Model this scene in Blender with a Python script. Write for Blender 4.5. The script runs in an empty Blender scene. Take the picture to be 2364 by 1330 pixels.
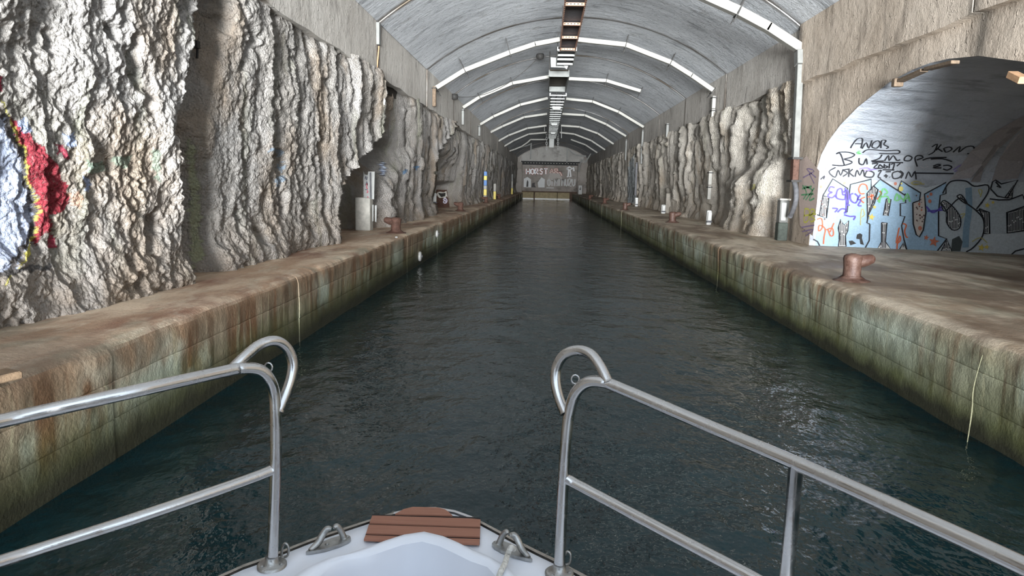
import bpy, math, random
import numpy as np
from mathutils import Matrix, Vector
from mathutils.geometry import tessellate_polygon
random.seed(7)
rng = np.random.default_rng(7)
SC = bpy.context.scene
COL = SC.collection
PI = math.pi

# ------------------------------------------------------------------ camera
FPX = 1640.0
VPX, VPY, ROLL = 1260.0, 425.0, math.radians(1.6)
EYE = np.array([0.0, 0.0, 2.2])
_d = np.array([VPX - 1182, 665 - VPY, -FPX]); _Y = _d / np.linalg.norm(_d)
_u = np.array([math.sin(ROLL), math.cos(ROLL), 0]); _U = _u - (_u @ _Y) * _Y; _U /= np.linalg.norm(_U)
ROT = np.array([np.cross(_Y, _U), _Y, _U])
camd = bpy.data.cameras.new('camera'); cam = bpy.data.objects.new('camera', camd); COL.objects.link(cam)
camd.sensor_width = 36; camd.lens = FPX / 2364 * 36; camd.clip_start = 0.05; camd.clip_end = 500
M4 = Matrix.Identity(4)
for i in range(3):
    for j in range(3): M4[i][j] = ROT[i, j]
    M4[i][3] = EYE[i]
cam.matrix_world = M4
SC.camera = cam

# ------------------------------------------------------------------ world, lights, exposure
W = bpy.data.worlds.new('world'); SC.world = W; W.use_nodes = True
W.node_tree.nodes['Background'].inputs[0].default_value = (0.72, 0.85, 1.0, 1)
W.node_tree.nodes['Background'].inputs[1].default_value = 1.6
def area_light(name, loc, direction, sx, sy, power, color, spread=180):
    l = bpy.data.lights.new(name, 'AREA'); l.shape = 'RECTANGLE'; l.size = sx; l.size_y = sy
    l.energy = power; l.color = color; l.spread = math.radians(spread)
    o = bpy.data.objects.new(name, l); COL.objects.link(o); o.location = loc
    o.rotation_euler = Vector(direction).to_track_quat('-Z', 'Y').to_euler()
    return o
# daylight entering through the tunnel mouth behind the boat
area_light('mouth_daylight', (0.0, -130, 10.0), (0.0, 1, -0.03), 52, 18, 200000, (0.95, 0.97, 1.0), 120)
# glare thrown up from the open water outside
area_light('sea_glare', (2.0, -125, -7.0), (-0.01, 1, 0.08), 52, 13, 400000, (0.92, 0.97, 1.0), 120)
SC.view_settings.view_transform = 'Standard'; SC.view_settings.look = 'None'
SC.view_settings.exposure = 0.62; SC.view_settings.gamma = 1.0
SC.view_settings.use_curve_mapping = False
SC.cycles.max_bounces = 12; SC.cycles.diffuse_bounces = 8; SC.cycles.glossy_bounces = 5
SC.cycles.use_denoising = True

# ------------------------------------------------------------------ helpers
def ray(px, py): return ROT @ np.array([px - 1182, 665 - py, -FPX])
def onz(px, py, z): r = ray(px, py); return EYE + r * (z - 2.2) / r[2]
def onx(px, py, x): r = ray(px, py); return EYE + r * x / r[0]
def ony(px, py, y): r = ray(px, py); return EYE + r * y / r[1]
def project(P):
    v = (P - EYE) @ ROT
    return 1182 - v[..., 0] / v[..., 2] * FPX, 665 + v[..., 1] / v[..., 2] * FPX
def sstep(a, b, x):
    t = np.clip((x - a) / (b - a), 0, 1); return t * t * (3 - 2 * t)
def _hash(ix, iy, iz, s):
    h = (ix.astype(np.uint32) * np.uint32(374761393) + iy.astype(np.uint32) * np.uint32(668265263)
         + iz.astype(np.uint32) * np.uint32(2147483647 - 5000011) + np.uint32(s * 7919 + 13))
    h = (h ^ (h >> np.uint32(13))) * np.uint32(1274126177)
    h = (h ^ (h >> np.uint32(16))) * np.uint32(2246822519)
    return ((h ^ (h >> np.uint32(15))) & np.uint32(0xFFFFFF)).astype(np.float64) / 0xFFFFFF
def vnoise(x, y, z=0.0, s=0):
    x, y, z = np.broadcast_arrays(np.asarray(x, float), np.asarray(y, float), np.asarray(z, float))
    fx, fy, fz = np.floor(x), np.floor(y), np.floor(z)
    ix, iy, iz = fx.astype(np.int64), fy.astype(np.int64), fz.astype(np.int64)
    q = lambda t: t * t * t * (t * (t * 6 - 15) + 10)
    u, v, w = q(x - fx), q(y - fy), q(z - fz)
    flat = not np.any(w)
    def lay(k):
        a = _hash(ix, iy, iz + k, s) * (1 - u) + _hash(ix + 1, iy, iz + k, s) * u
        b = _hash(ix, iy + 1, iz + k, s) * (1 - u) + _hash(ix + 1, iy + 1, iz + k, s) * u
        return a * (1 - v) + b * v
    return lay(0) if flat else lay(0) * (1 - w) + lay(1) * w
def fbm(x, y, s=0, o=4, gain=0.5):
    a, t, n = 1.0, 0.0, 0.0
    for k in range(o):
        t = t + a * vnoise(x * 2 ** k + 17.3 * k, y * 2 ** k - 9.1 * k, 0, s + k); n += a; a *= gain
    return t / n
def inpoly(px, py, poly):
    r = np.zeros(px.shape, bool); n = len(poly)
    for i in range(n):
        x0, y0 = poly[i]; x1, y1 = poly[(i + 1) % n]
        if y0 == y1: continue
        c = ((y0 > py) != (y1 > py)) & (px < (x1 - x0) * (py - y0) / (y1 - y0) + x0)
        r ^= c
    return r
def near_line(px, py, pts, w):
    d = np.full(px.shape, 1e9)
    for (x0, y0), (x1, y1) in zip(pts, pts[1:]):
        L = (x1 - x0) ** 2 + (y1 - y0) ** 2 + 1e-9
        t = np.clip(((px - x0) * (x1 - x0) + (py - y0) * (y1 - y0)) / L, 0, 1)
        d = np.minimum(d, np.hypot(px - x0 - t * (x1 - x0), py - y0 - t * (y1 - y0)))
    return d < w

ORG = {}
def thing(name, label, cat, loc=(0, 0, 0), group=None, kind=None):
    o = bpy.data.objects.new(name, None); COL.objects.link(o); o.location = loc
    o.empty_display_size = 0.2
    if label: o['label'] = label
    if cat: o['category'] = cat
    if group: o['group'] = group
    if kind: o['kind'] = kind
    ORG[o.name] = np.array(loc, float)
    return o
def tag(o, label=None, cat=None, group=None, kind=None):
    for k, v in (('label', label), ('category', cat), ('group', group), ('kind', kind)):
        if v: o[k] = v
    return o
def obj(name, V, faces, mat, parent=None, smooth=False, label=None, colors=None):
    V = np.asarray(V, float).reshape(-1, 3)
    org = ORG.get(parent.name, np.zeros(3)) if parent else np.zeros(3)
    me = bpy.data.meshes.new(name)
    if isinstance(faces, np.ndarray) and faces.ndim == 2:
        nf, k = faces.shape
        me.vertices.add(len(V)); me.vertices.foreach_set('co', (V - org).ravel())
        me.loops.add(nf * k); me.loops.foreach_set('vertex_index', faces.ravel().astype(np.int32))
        me.polygons.add(nf)
        me.polygons.foreach_set('loop_start', np.arange(0, nf * k, k, dtype=np.int32))
        me.update(calc_edges=True)
    else:
        me.from_pydata((V - org).tolist(), [], [list(f) for f in faces])
    if smooth: me.polygons.foreach_set('use_smooth', [True] * len(me.polygons))
    if colors is not None:
        at = me.color_attributes.new('paint', 'FLOAT_COLOR', 'POINT')
        at.data.foreach_set('color', np.asarray(colors, np.float32).ravel())
    me.update()
    if mat: me.materials.append(mat)
    o = bpy.data.objects.new(name, me); COL.objects.link(o)
    if parent: o.parent = parent
    ORG[o.name] = org
    if label: o['label'] = label
    return o
def gridfaces(n, m, wrap=False):
    i, j = np.meshgrid(np.arange(n - 1), np.arange(m if wrap else m - 1), indexing='ij')
    j2 = (j + 1) % m
    return np.stack([i * m + j, (i + 1) * m + j, (i + 1) * m + j2, i * m + j2], -1).reshape(-1, 4)
class MB:
    def __init__(s): s.V = []; s.F = []
    def add(s, V, F):
        b = len(s.V); s.V += [tuple(map(float, v)) for v in V]; s.F += [[b + int(i) for i in f] for f in F]; return s
    def box(s, c, size, ax=None, bevel=0.0):
        c = np.array(c, float); h = np.array(size, float) / 2
        A = np.eye(3) if ax is None else np.array([np.array(a, float) / np.linalg.norm(a) for a in ax])
        if bevel <= 0:
            V = [c + (A * (h * np.array([x, y, z]))[:, None]).sum(0) for x in (-1, 1) for y in (-1, 1) for z in (-1, 1)]
            return s.add(V, [(0, 1, 3, 2), (4, 6, 7, 5), (0, 4, 5, 1), (2, 3, 7, 6), (0, 2, 6, 4), (1, 5, 7, 3)])
        b = min(bevel, h.min() * .9); loops = []
        for z, i in ((-h[2], b), (-h[2] + b, 0), (h[2] - b, 0), (h[2], b)):
            x, y = h[0] - i, h[1] - i
            loops.append([(-x + b, -y, z), (x - b, -y, z), (x, -y + b, z), (x, y - b, z), (x - b, y, z), (-x + b, y, z), (-x, y - b, z), (-x, -y + b, z)])
        V = [c + (A * np.array(p)[:, None]).sum(0) for l in loops for p in l]
        F = [tuple(f) for f in gridfaces(4, 8, True)] + [tuple(range(7, -1, -1)), tuple(range(24, 32))]
        return s.add(V, F)
    def tube(s, pts, r, seg=8, smooth=0, cap=True):
        P = [np.array(p, float) for p in pts]
        rr = list(r) if hasattr(r, '__len__') else [r] * len(P)
        if smooth:
            Q, R2 = [], []
            for i in range(len(P) - 1):
                p0 = P[max(i - 1, 0)]; p1 = P[i]; p2 = P[i + 1]; p3 = P[min(i + 2, len(P) - 1)]
                for k in range(smooth):
                    t = k / smooth
                    Q.append(.5 * ((2 * p1) + (p2 - p0) * t + (2 * p0 - 5 * p1 + 4 * p2 - p3) * t * t + (3 * p1 - p0 - 3 * p2 + p3) * t ** 3))
                    R2.append(rr[i] * (1 - t) + rr[i + 1] * t)
            Q.append(P[-1]); R2.append(rr[-1]); P, rr = Q, R2
        n = len(P); V = []; prev = None
        for i in range(n):
            t = P[min(i + 1, n - 1)] - P[max(i - 1, 0)]; t = t / (np.linalg.norm(t) + 1e-12)
            if prev is None:
                a = np.array([0, 0, 1.]) if abs(t[2]) < .9 else np.array([1., 0, 0])
                nrm = np.cross(t, a)
            else:
                nrm = prev - (prev @ t) * t
            nrm = nrm / np.linalg.norm(nrm); prev = nrm; b = np.cross(t, nrm)
            for k in range(seg):
                an = 2 * PI * k / seg
                V.append(P[i] + rr[i] * (math.cos(an) * nrm + math.sin(an) * b))
        F = [tuple(f) for f in gridfaces(n, seg, True)]
        if cap: F += [tuple(range(seg - 1, -1, -1)), tuple(range((n - 1) * seg, n * seg))]
        return s.add(V, F)
    def lathe(s, c, prof, seg=16, axis=(0, 0, 1)):
        a = np.array(axis, float); a /= np.linalg.norm(a)
        u = np.cross(a, (0, 1, 0) if abs(a[1]) < .9 else (1, 0, 0)); u /= np.linalg.norm(u); w = np.cross(a, u)
        V = [np.array(c) + a * z + r * (math.cos(2 * PI * k / seg) * u + math.sin(2 * PI * k / seg) * w) for r, z in prof for k in range(seg)]
        F = [tuple(f) for f in gridfaces(len(prof), seg, True)] + [tuple(range(seg - 1, -1, -1)), tuple(range((len(prof) - 1) * seg, len(prof) * seg))]
        return s.add(V, F)
    def prism(s, poly, nrm, th):
        P = [np.array(p, float) for p in poly]; n = len(P); nv = np.array(nrm, float) * th
        tri = tessellate_polygon([[Vector(p) for p in P]])
        V = P + [p + nv for p in P]
        F = [tuple(reversed(t)) for t in tri] + [tuple(i + n for i in t) for t in tri] + [(i, (i + 1) % n, (i + 1) % n + n, i + n) for i in range(n)]
        return s.add(V, F)
    def build(s, name, mat, parent=None, smooth=False, label=None):
        return obj(name, s.V, s.F, mat, parent, smooth, label)
def autosmooth(o, ang=40):
    me = o.data
    me.polygons.foreach_set('use_smooth', [True] * len(me.polygons))
    try: me.set_sharp_from_angle(angle=math.radians(ang))
    except Exception: pass
    return o

# ------------------------------------------------------------------ materials
class NT:
    def __init__(s, name, rough=0.8, metal=0.0, spec=0.3):
        s.m = bpy.data.materials.new(name); s.m.use_nodes = True; s.t = s.m.node_tree
        s.b = s.t.nodes['Principled BSDF']; s.b.inputs['Roughness'].default_value = rough
        s.b.inputs['Metallic'].default_value = metal; s.b.inputs['Specular IOR Level'].default_value = spec
        s.tc = s.t.nodes.new('ShaderNodeTexCoord'); s.geo = s.t.nodes.new('ShaderNodeNewGeometry')
    def link(s, a, b): s.t.links.new(a, b)
    def put(s, sock, v):
        if hasattr(v, 'is_linked') or hasattr(v, 'links'): s.link(v, sock)
        elif isinstance(v, tuple) and len(v) == 3 and sock.type == 'RGBA': sock.default_value = (*v, 1)
        else: sock.default_value = v
    def mapped(s, scale=(1, 1, 1), rot=(0, 0, 0)):
        n = s.t.nodes.new('ShaderNodeMapping'); s.link(s.geo.outputs['Position'], n.inputs[0])
        n.inputs['Scale'].default_value = scale; n.inputs['Rotation'].default_value = rot
        return n.outputs[0]
    def noise(s, scale, detail=4, rough=.55, vec=None, dist=0.0):
        n = s.t.nodes.new('ShaderNodeTexNoise'); n.inputs['Scale'].default_value = scale
        n.inputs['Detail'].default_value = detail; n.inputs['Roughness'].default_value = rough
        n.inputs['Distortion'].default_value = dist
        s.link(vec if vec is not None else s.geo.outputs['Position'], n.inputs['Vector'])
        return n.outputs[0]
    def voronoi(s, scale, vec=None, feature='F1'):
        n = s.t.nodes.new('ShaderNodeTexVoronoi'); n.feature = feature; n.inputs['Scale'].default_value = scale
        s.link(vec if vec is not None else s.geo.outputs['Position'], n.inputs['Vector'])
        return n.outputs['Distance']
    def ramp(s, fac, stops):
        n = s.t.nodes.new('ShaderNodeValToRGB'); e = n.color_ramp.elements
        while len(e) < len(stops): e.new(.5)
        for el, (p, c) in zip(e, stops):
            el.position = p; el.color = (*c, 1) if isinstance(c, tuple) else (c, c, c, 1)
        s.link(fac, n.inputs[0]); return n.outputs[0]
    def mix(s, fac, a, b, mode='MIX'):
        n = s.t.nodes.new('ShaderNodeMix'); n.data_type = 'RGBA'; n.blend_type = mode
        s.put(n.inputs[0], fac); s.put(n.inputs[6], a); s.put(n.inputs[7], b); return n.outputs[2]
    def math(s, op, a, b=0.0, c=0.0):
        n = s.t.nodes.new('ShaderNodeMath'); n.operation = op
        for i, v in enumerate((a, b, c)): s.put(n.inputs[i], v)
        return n.outputs[0]
    def sep(s, vec):
        n = s.t.nodes.new('ShaderNodeSeparateXYZ'); s.link(vec, n.inputs[0]); return n.outputs
    def bump(s, h, strength=.5, dist=.02, prev=None):
        n = s.t.nodes.new('ShaderNodeBump'); n.inputs['Strength'].default_value = strength
        n.inputs['Distance'].default_value = dist; s.link(h, n.inputs['Height'])
        if prev is not None: s.link(prev, n.inputs['Normal'])
        s.link(n.outputs[0], s.b.inputs['Normal']); return n.outputs[0]
    def color(s, c): s.put(s.b.inputs['Base Color'], c); return s
    def rough(s, r): s.put(s.b.inputs['Roughness'], r); return s
def plain(name, col, rough=.6, metal=0.0, var=.25, scale=14, bump=0.0, spec=.3):
    n = NT(name, rough, metal, spec)
    f = n.noise(scale, 4)
    n.color(n.mix(n.ramp(f, [(.3, 0.0), (.7, 1.0)]), tuple(c * (1 - var) for c in col), tuple(min(1, c * (1 + var)) for c in col)))
    if bump: n.bump(n.noise(scale * 4, 4), .6, bump)
    return n.m

def rock_material(name, light, mid, warm, green):
    n = NT(name, .88, 0, .2)
    big = n.noise(.45, 4, .6); streak = n.noise(1.0, 4, .55, n.mapped((1.6, 1.6, .35)), .8)
    fine = n.noise(9, 5, .65); crust = n.noise(38, 4, .6)
    c = n.mix(n.ramp(big, [(.36, 0.0), (.62, 1.0)]), light, mid)
    c = n.mix(n.ramp(streak, [(.55, 0.0), (.70, .75)]), c, green)
    c = n.mix(n.ramp(n.noise(.9, 5, .6, n.mapped((1, 1, .6), (0, 0, 1))), [(.52, 0.0), (.68, .8)]), c, warm)
    z = n.sep(n.geo.outputs['Position'])[2]
    c = n.mix(n.math('MULTIPLY', n.ramp(n.math('MULTIPLY', z, .2), [(.17, 1.0), (.36, 0.0)]), n.ramp(n.noise(1.6, 4), [(.35, .1), (.65, .9)])), c, warm)
    c = n.mix(.55, c, n.mix(fine, (.25, .23, .21), (1, 1, 1)), 'MULTIPLY')
    c = n.mix(n.ramp(crust, [(.3, .25), (.48, 0.0)]), c, (.16, .14, .12))
    at = n.t.nodes.new('ShaderNodeAttribute'); at.attribute_name = 'paint'
    c = n.mix(n.math('MULTIPLY', at.outputs['Alpha'], n.ramp(crust, [(.25, .45), (.45, 1.0)])), c, at.outputs['Color'])
    n.color(c)
    b = n.bump(n.noise(6, 7, .68, n.mapped((1, 1, .75))), .8, .07)
    b = n.bump(n.noise(1, 6, .68, n.mapped((5, 5, 1.1)), 1.2), .7, .07, b)
    wv = n.mix(.06, n.geo.outputs['Position'], n.t.nodes.new('ShaderNodeTexNoise').outputs['Color'])
    b = n.bump(n.math('MULTIPLY', n.voronoi(30, wv), -1.0), .9, .028, b)
    n.bump(n.noise(70, 3, .65), .8, .014, b)
    return n.m
M_ROCK_L = rock_material('rock_pale', (.47, .445, .42), (.39, .36, .325), (.40, .315, .235), (.29, .29, .215))
M_ROCK_R = rock_material('rock_tan', (.70, .65, .575), (.60, .545, .47), (.50, .405, .30), (.46, .43, .345))

def concrete(name, a, b, stain=(.13, .10, .075), pits=True, board=None):
    n = NT(name, .85, 0, .2)
    p = n.sep(n.geo.outputs['Position'])
    c = n.mix(n.ramp(n.noise(.55, 5, .6), [(.34, 0.0), (.66, 1.0)]), a, b)
    c = n.mix(n.ramp(n.noise(2.2, 5, .65, n.mapped((.35, 1.2, .5))), [(.54, 0.0), (.7, .75)]), c, tuple(x * .45 for x in a))
    c = n.mix(n.ramp(n.noise(1.3, 4, .6, n.mapped((1.5, 1.5, .25))), [(.6, 0.0), (.76, .55)]), c, stain)
    # dirt that has run along the joints between the cast bays
    fr = n.math('FRACT', n.math('DIVIDE', n.math('SUBTRACT', p[1], 18.0 - 7.2 * 10), 7.2))
    dj = n.math('MULTIPLY', n.math('SUBTRACT', .5, n.math('ABSOLUTE', n.math('SUBTRACT', fr, .5))), 7.2)
    c = n.mix(n.math('MULTIPLY', n.ramp(dj, [(.06, 1.0), (.26, 0.0)]), n.ramp(n.noise(.7, 3), [(.35, .35), (.6, .95)])), c, stain)
    c = n.mix(.35, c, n.mix(n.noise(12, 5, .7), (.3, .3, .3), (1, 1, 1)), 'MULTIPLY')
    n.color(c)
    h = n.bump(n.noise(3.0, 7, .72), .9, .05)
    if board:
        h = n.bump(n.ramp(n.noise(1, 3, .5, n.mapped(board)), [(.44, 0.0), (.56, 1.0)]), .35, .012, h)
    if pits:
        h = n.bump(n.ramp(n.noise(9, 3, .6, n.mapped((1, 1, .6))), [(.60, 0.0), (.66, 1.0)]), .8, .03, h)
    n.bump(n.noise(40, 3), .4, .006, h)
    return n.m
M_VAULT = concrete('vault_concrete', (.50, .51, .525), (.63, .64, .655), (.12, .09, .06), board=(.35, 3, .35))
M_BAND = concrete('band_concrete', (.44, .405, .36), (.58, .54, .49))
M_ARCHW = concrete('weathered_concrete', (.46, .375, .295), (.62, .525, .43), (.13, .115, .095))
M_SIDE = concrete('whitewashed_concrete', (.46, .49, .54), (.60, .63, .68), (.24, .21, .20), pits=False, board=(.12, 5, 5))
M_DARK = plain('dark_joint_backing', (.045, .038, .03), .95)  # dark sheet colour behind the gaps between cast pieces
M_ROCKBACK = plain('raw_rock', (.16, .14, .12), .95, bump=.05, scale=2)

def quay_material(left):
    n = NT('quay_concrete_' + ('rusty' if left else 'mossy'), .7, 0, .35)
    p = n.sep(n.geo.outputs['Position']); nz = n.sep(n.geo.outputs['True Normal'])[2]
    # top: worn tan concrete with rust and algae, drawn out along the quay
    v = n.mapped((1.0, .35, 1)); w = n.noise(1.1, 5, .6, v, .6)
    top = n.mix(n.ramp(w, [(.42, 0.0), (.56, 1.0)]), *(((.74, .58, .42), (.46, .30, .19)) if left else ((.66, .56, .43), (.38, .29, .20))))
    top = n.mix(n.ramp(n.noise(.8, 5, .6, n.mapped((1.4, .5, 1), (0, 0, .4))), [(.50, 0.0), (.62, .85)] if left else [(.58, 0.0), (.68, .75)]), top, (.25, .115, .07) if left else (.20, .12, .08))
    top = n.mix(n.ramp(n.noise(1.7, 4, .6, n.mapped((1.2, .6, 1), (0, 0, .2))), [(.56, 0.0), (.7, .6)]), top, (.36, .37, .27))
    top = n.mix(n.ramp(n.noise(6, 5, .7, v), [(.5, 0.0), (.72, .6)]), top, (.74, .65, .5))
    top = n.mix(n.ramp(n.noise(.42, 5, .62, n.mapped((1, .6, 1), (0, 0, .25)), .8), [(.55, 0.0), (.64, .6)] if left else [(.5, 0.0), (.6, .8)]), top, (.17, .115, .075))
    # face: green grey with vertical runs of rust, lime and algae
    col = n.noise(1.0, 4, .6, n.mapped((1, .55, .6)))
    face = n.mix(n.ramp(col, [(.36, 0.0), (.62, 1.0)]), *(((.29, .225, .15), (.43, .38, .27)) if left else ((.31, .31, .20), (.49, .49, .36))))
    run = n.noise(1.0, 4, .55, n.mapped((1, 2.6, .3)))
    face = n.mix(n.ramp(run, [(.47, 0.0), (.57, .92)] if left else [(.53, 0.0), (.62, .85)]), face, (.21, .105, .05))
    run2 = n.noise(1.0, 4, .6, n.mapped((3, 4.6, .4)))
    face = n.mix(n.ramp(run2, [(.5, 0.0), (.6, .8)]), face, (.105, .075, .045))
    lime = n.noise(1.0, 4, .6, n.mapped((.5, .62, .45)))
    face = n.mix(n.ramp(lime, [(.54, 0.0), (.61, .85)] if left else [(.51, 0.0), (.59, .85)]), face, (.58, .64, .52))
    thin = n.noise(1.0, 3, .5, n.mapped((9, 9.0, .3)))
    face = n.mix(n.ramp(thin, [(.6, 0.0), (.68, .6)]), face, (.58, .55, .36))
    zz = n.math('ADD', p[2], n.math('MULTIPLY', n.math('SUBTRACT', n.noise(1.2, 4), .5), .5))
    face = n.mix(n.ramp(zz, [(.15, .9), (.62, 0.0)]), face, (.13, .145, .05))
    zt = n.math('ADD', p[2], n.math('MULTIPLY', n.math('SUBTRACT', n.noise(2.5, 3), .5), .25))
    face = n.mix(n.ramp(zt, [(.1, .92), (.42, 0.0)] if left else [(.08, .92), (.22, 0.0)]), face, (.035, .035, .022))
    edge = n.ramp(zt, [(.5, 0.0), (.9, .85)] if left else [(.66, 0.0), (.95, .7)])
    face = n.mix(edge, face, (.26, .16, .095))
    c = n.mix(n.math('MULTIPLY', n.ramp(nz, [(.35, 0.0), (.8, 1.0)]), n.ramp(p[2], [(.7, 0.0), (.8, 1.0)])), face, top)
    c = n.mix(.4, c, n.mix(n.noise(16, 5, .7), (.3, .3, .3), (1, 1, 1)), 'MULTIPLY')
    n.color(c)
    n.rough(n.ramp(w, [(.4, .75), (.65, .45)]))
    b = n.bump(n.noise(5, 6, .65), .5, .03)
    n.bump(n.noise(34, 4), .5, .008, b)
    return n.m
M_QUAY = {'left': quay_material(True), 'right': quay_material(False)}

def water_material():
    n = NT('tunnel_water', .045, 0, .5)
    n.b.inputs['IOR'].default_value = 1.33
    n.color(n.mix(n.ramp(n.noise(.25, 3), [(.35, 0.0), (.65, 1.0)]), (.002, .0155, .019), (.004, .021, .025)))
    b = n.bump(n.noise(2.2, 4, .55, n.mapped((1, .75, 1), (0, 0, .35))), .45, .11)
    n.bump(n.noise(11, 3, .5, n.mapped((1, .7, 1), (0, 0, -.3))), .45, .02, b)
    return n.m
M_WATER = water_material()

def steel_material():
    n = NT('polished_stainless', .2, 1.0)
    n.color(n.mix(n.ramp(n.noise(30, 4), [(.62, 0.0), (.8, .6)]), (.55, .545, .54), (.34, .27, .21)))
    n.rough(n.ramp(n.noise(18, 4), [(.3, .16), (.7, .34)]))
    n.bump(n.noise(90, 2), .12, .002)
    return n.m
M_STEEL = steel_material()
M_DULL = plain('dull_cast_steel', (.36, .36, .35), .35, .9, .2, 40, .002)
M_GEL = plain('white_gelcoat', (.74, .77, .84), .28, 0, .02, 3, spec=.5)
M_GELIN = plain('offwhite_gelcoat', (.50, .485, .485), .4, 0, .05, 4, spec=.4)
M_RUB = plain('grey_rubbing_strake', (.30, .27, .235), .7, 0, .25, 40, .003)
M_HULL = plain('hull_paint', (.75, .78, .82), .3, 0, .03, 3, spec=.5)
M_CAULK = plain('black_caulk', (.012, .01, .01), .7)
def teak():
    n = NT('teak_look_plank', .62, 0, .3)
    g = n.noise(1, 5, .6, n.mapped((6, 90, 90)))
    n.color(n.mix(g, (.235, .10, .065), (.345, .165, .11))); n.bump(g, .3, .002); return n.m
M_TEAK = teak()
M_ROPE = plain('rope_fibre', (.62, .60, .55), .9, 0, .3, 120, .004)
M_RUST = NT('rusted_iron', .75, .2)
M_RUST.color(M_RUST.mix(M_RUST.ramp(M_RUST.noise(10, 6, .7), [(.35, 0.0), (.65, 1.0)]), (.045, .022, .015), (.11, .058, .042)))
M_RUST.bump(M_RUST.noise(30, 5, .7), .7, .012); M_RUST = M_RUST.m
M_BOLL = NT('worn_red_bollard', .5, .1)
M_BOLL.color(M_BOLL.mix(M_BOLL.ramp(M_BOLL.noise(9, 6, .65), [(.38, 0.0), (.62, 1.0)]), (.05, .024, .017), (.10, .06, .046)))
M_BOLL.bump(M_BOLL.noise(24, 5, .7), .5, .01); M_BOLL = M_BOLL.m
M_DUCT = plain('cream_duct', (.235, .225, .20), .55, 0, .06, 6)
M_DUCTG = plain('grey_duct', (.14, .14, .13), .6, 0, .12, 6)
M_ORANGE = plain('orange_primer', (.36, .19, .125), .7, 0, .25, 20)
M_WHITEM = plain('white_painted_metal', (.30, .30, .285), .5, 0, .1, 10)
M_BLACK = plain('black_iron', (.03, .028, .026), .7, .2)
M_DKPANEL = plain('dark_cover_sheet', (.085, .085, .09), .7)
M_WOOD = plain('weathered_wood', (.11, .078, .052), .85, 0, .3, 18, .004)
M_ORWOOD = plain('fresh_wood_strip', (.30, .18, .10), .8)
M_POST = plain('pale_post_concrete', (.47, .45, .40), .9, 0, .2, 8, .01)
M_BEAM = plain('black_beam', (.02, .02, .02), .7)
M_TAN = plain('tan_pontoon', (.25, .205, .12), .8, 0, .2, 3, .01)
M_FOAM = plain('white_foam_edge', (.72, .72, .70), .8)
M_GLASS = plain('white_lamp_glass', (.42, .42, .40), .3, 0, .05, 5, spec=.5)
PAINTS = {}
def paint(col, rough=.6):
    k = tuple(round(c, 3) for c in col)
    if k not in PAINTS:
        n = NT('spray_paint', rough, 0, .25)
        w = n.noise(26, 4, .7)
        n.color(n.mix(n.ramp(w, [(.3, .0), (.7, 1.0)]), tuple(c * .85 for c in col), tuple(min(1, c * 1.12) for c in col)))
        PAINTS[k] = n.m
    return PAINTS[k]

# ------------------------------------------------------------------ measures (metres; water at z = 0)
ZQ, XL, XR = 0.93, -3.28, 3.91           # quay top, quay edges
WL, WR, ZR, ZS = -4.21, 6.03, 4.78, 6.03  # wall planes, top of rock, springing
XC, ARCR, ZC = 0.91, 8.25, -0.44
Y0, Y1 = -3.6, 106.0
JOINTS = [18.0 + 7.2 * k for k in range(-3, 13)]
JOINTS = [j for j in JOINTS if j < Y1 - 1] + [Y1]

# ------------------------------------------------------------------ water
def build_water():
    ys = [-12.0]
    while ys[-1] < 108.6:
        y = ys[-1]; ys.append(y + max(.035, min(.45, abs(y) * .012 + (.5 if y < -2 else 0))))
    ys = np.array(ys); xs = np.linspace(-3.75, 4.3, 150)
    Yg, Xg = np.meshgrid(ys, xs, indexing='ij')
    z = .05 * (fbm(Xg * .8 + .3 * Yg, Yg * .55, 3, 3) - .5) + .028 * (fbm(Xg * 2.6 - Yg, Yg * 2.2, 9, 3) - .5)
    calm = .35 + .65 * sstep(.42, .62, fbm(Xg * .22, Yg * .12, 21, 2))
    P = np.stack([Xg, Yg, z * calm], -1)
    o = obj('canal_water', P, gridfaces(len(ys), len(xs)), M_WATER, None, True)
    tag(o, 'dark teal rippled water filling the canal between the two quays', 'water', kind='structure')
build_water()

# ------------------------------------------------------------------ ceiling: cast vault bays
ceiling = thing('ceiling', 'grey concrete barrel vault cast in bays over the canal', 'ceiling', kind='structure')
def vault_z(x, r=0.0): return ZC + np.sqrt((ARCR + r) ** 2 - (x - XC) ** 2)
A0 = math.asin((WR - XC) / ARCR)
def build_vault():
    an = np.linspace(-A0, A0, 49)
    for k, (ya, yb) in enumerate(zip(JOINTS, JOINTS[1:])):
        n = 8; ys = np.linspace(ya + .025, yb - .025, n)
        off = random.uniform(-.015, .02)
        rows = [(ys[0], .16)] + [(y, off) for y in ys] + [(ys[-1], .16)]
        P = [[(XC + (ARCR + r) * math.sin(a), y, ZC + (ARCR + r) * math.cos(a)) for a in an] for y, r in rows]
        o = obj('vault_panel', P, gridfaces(len(rows), len(an)), M_VAULT, ceiling, True)
        autosmooth(o, 30)
    an = np.linspace(-A0 - .02, A0 + .02, 40)
    P = [[(XC + (ARCR + .09) * math.sin(a), y, ZC + (ARCR + .09) * math.cos(a)) for a in an] for y in (JOINTS[0], Y1 + .6)]
    obj('joint_backing', P, gridfaces(2, 40), M_DARK, ceiling, True)
build_vault()

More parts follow.
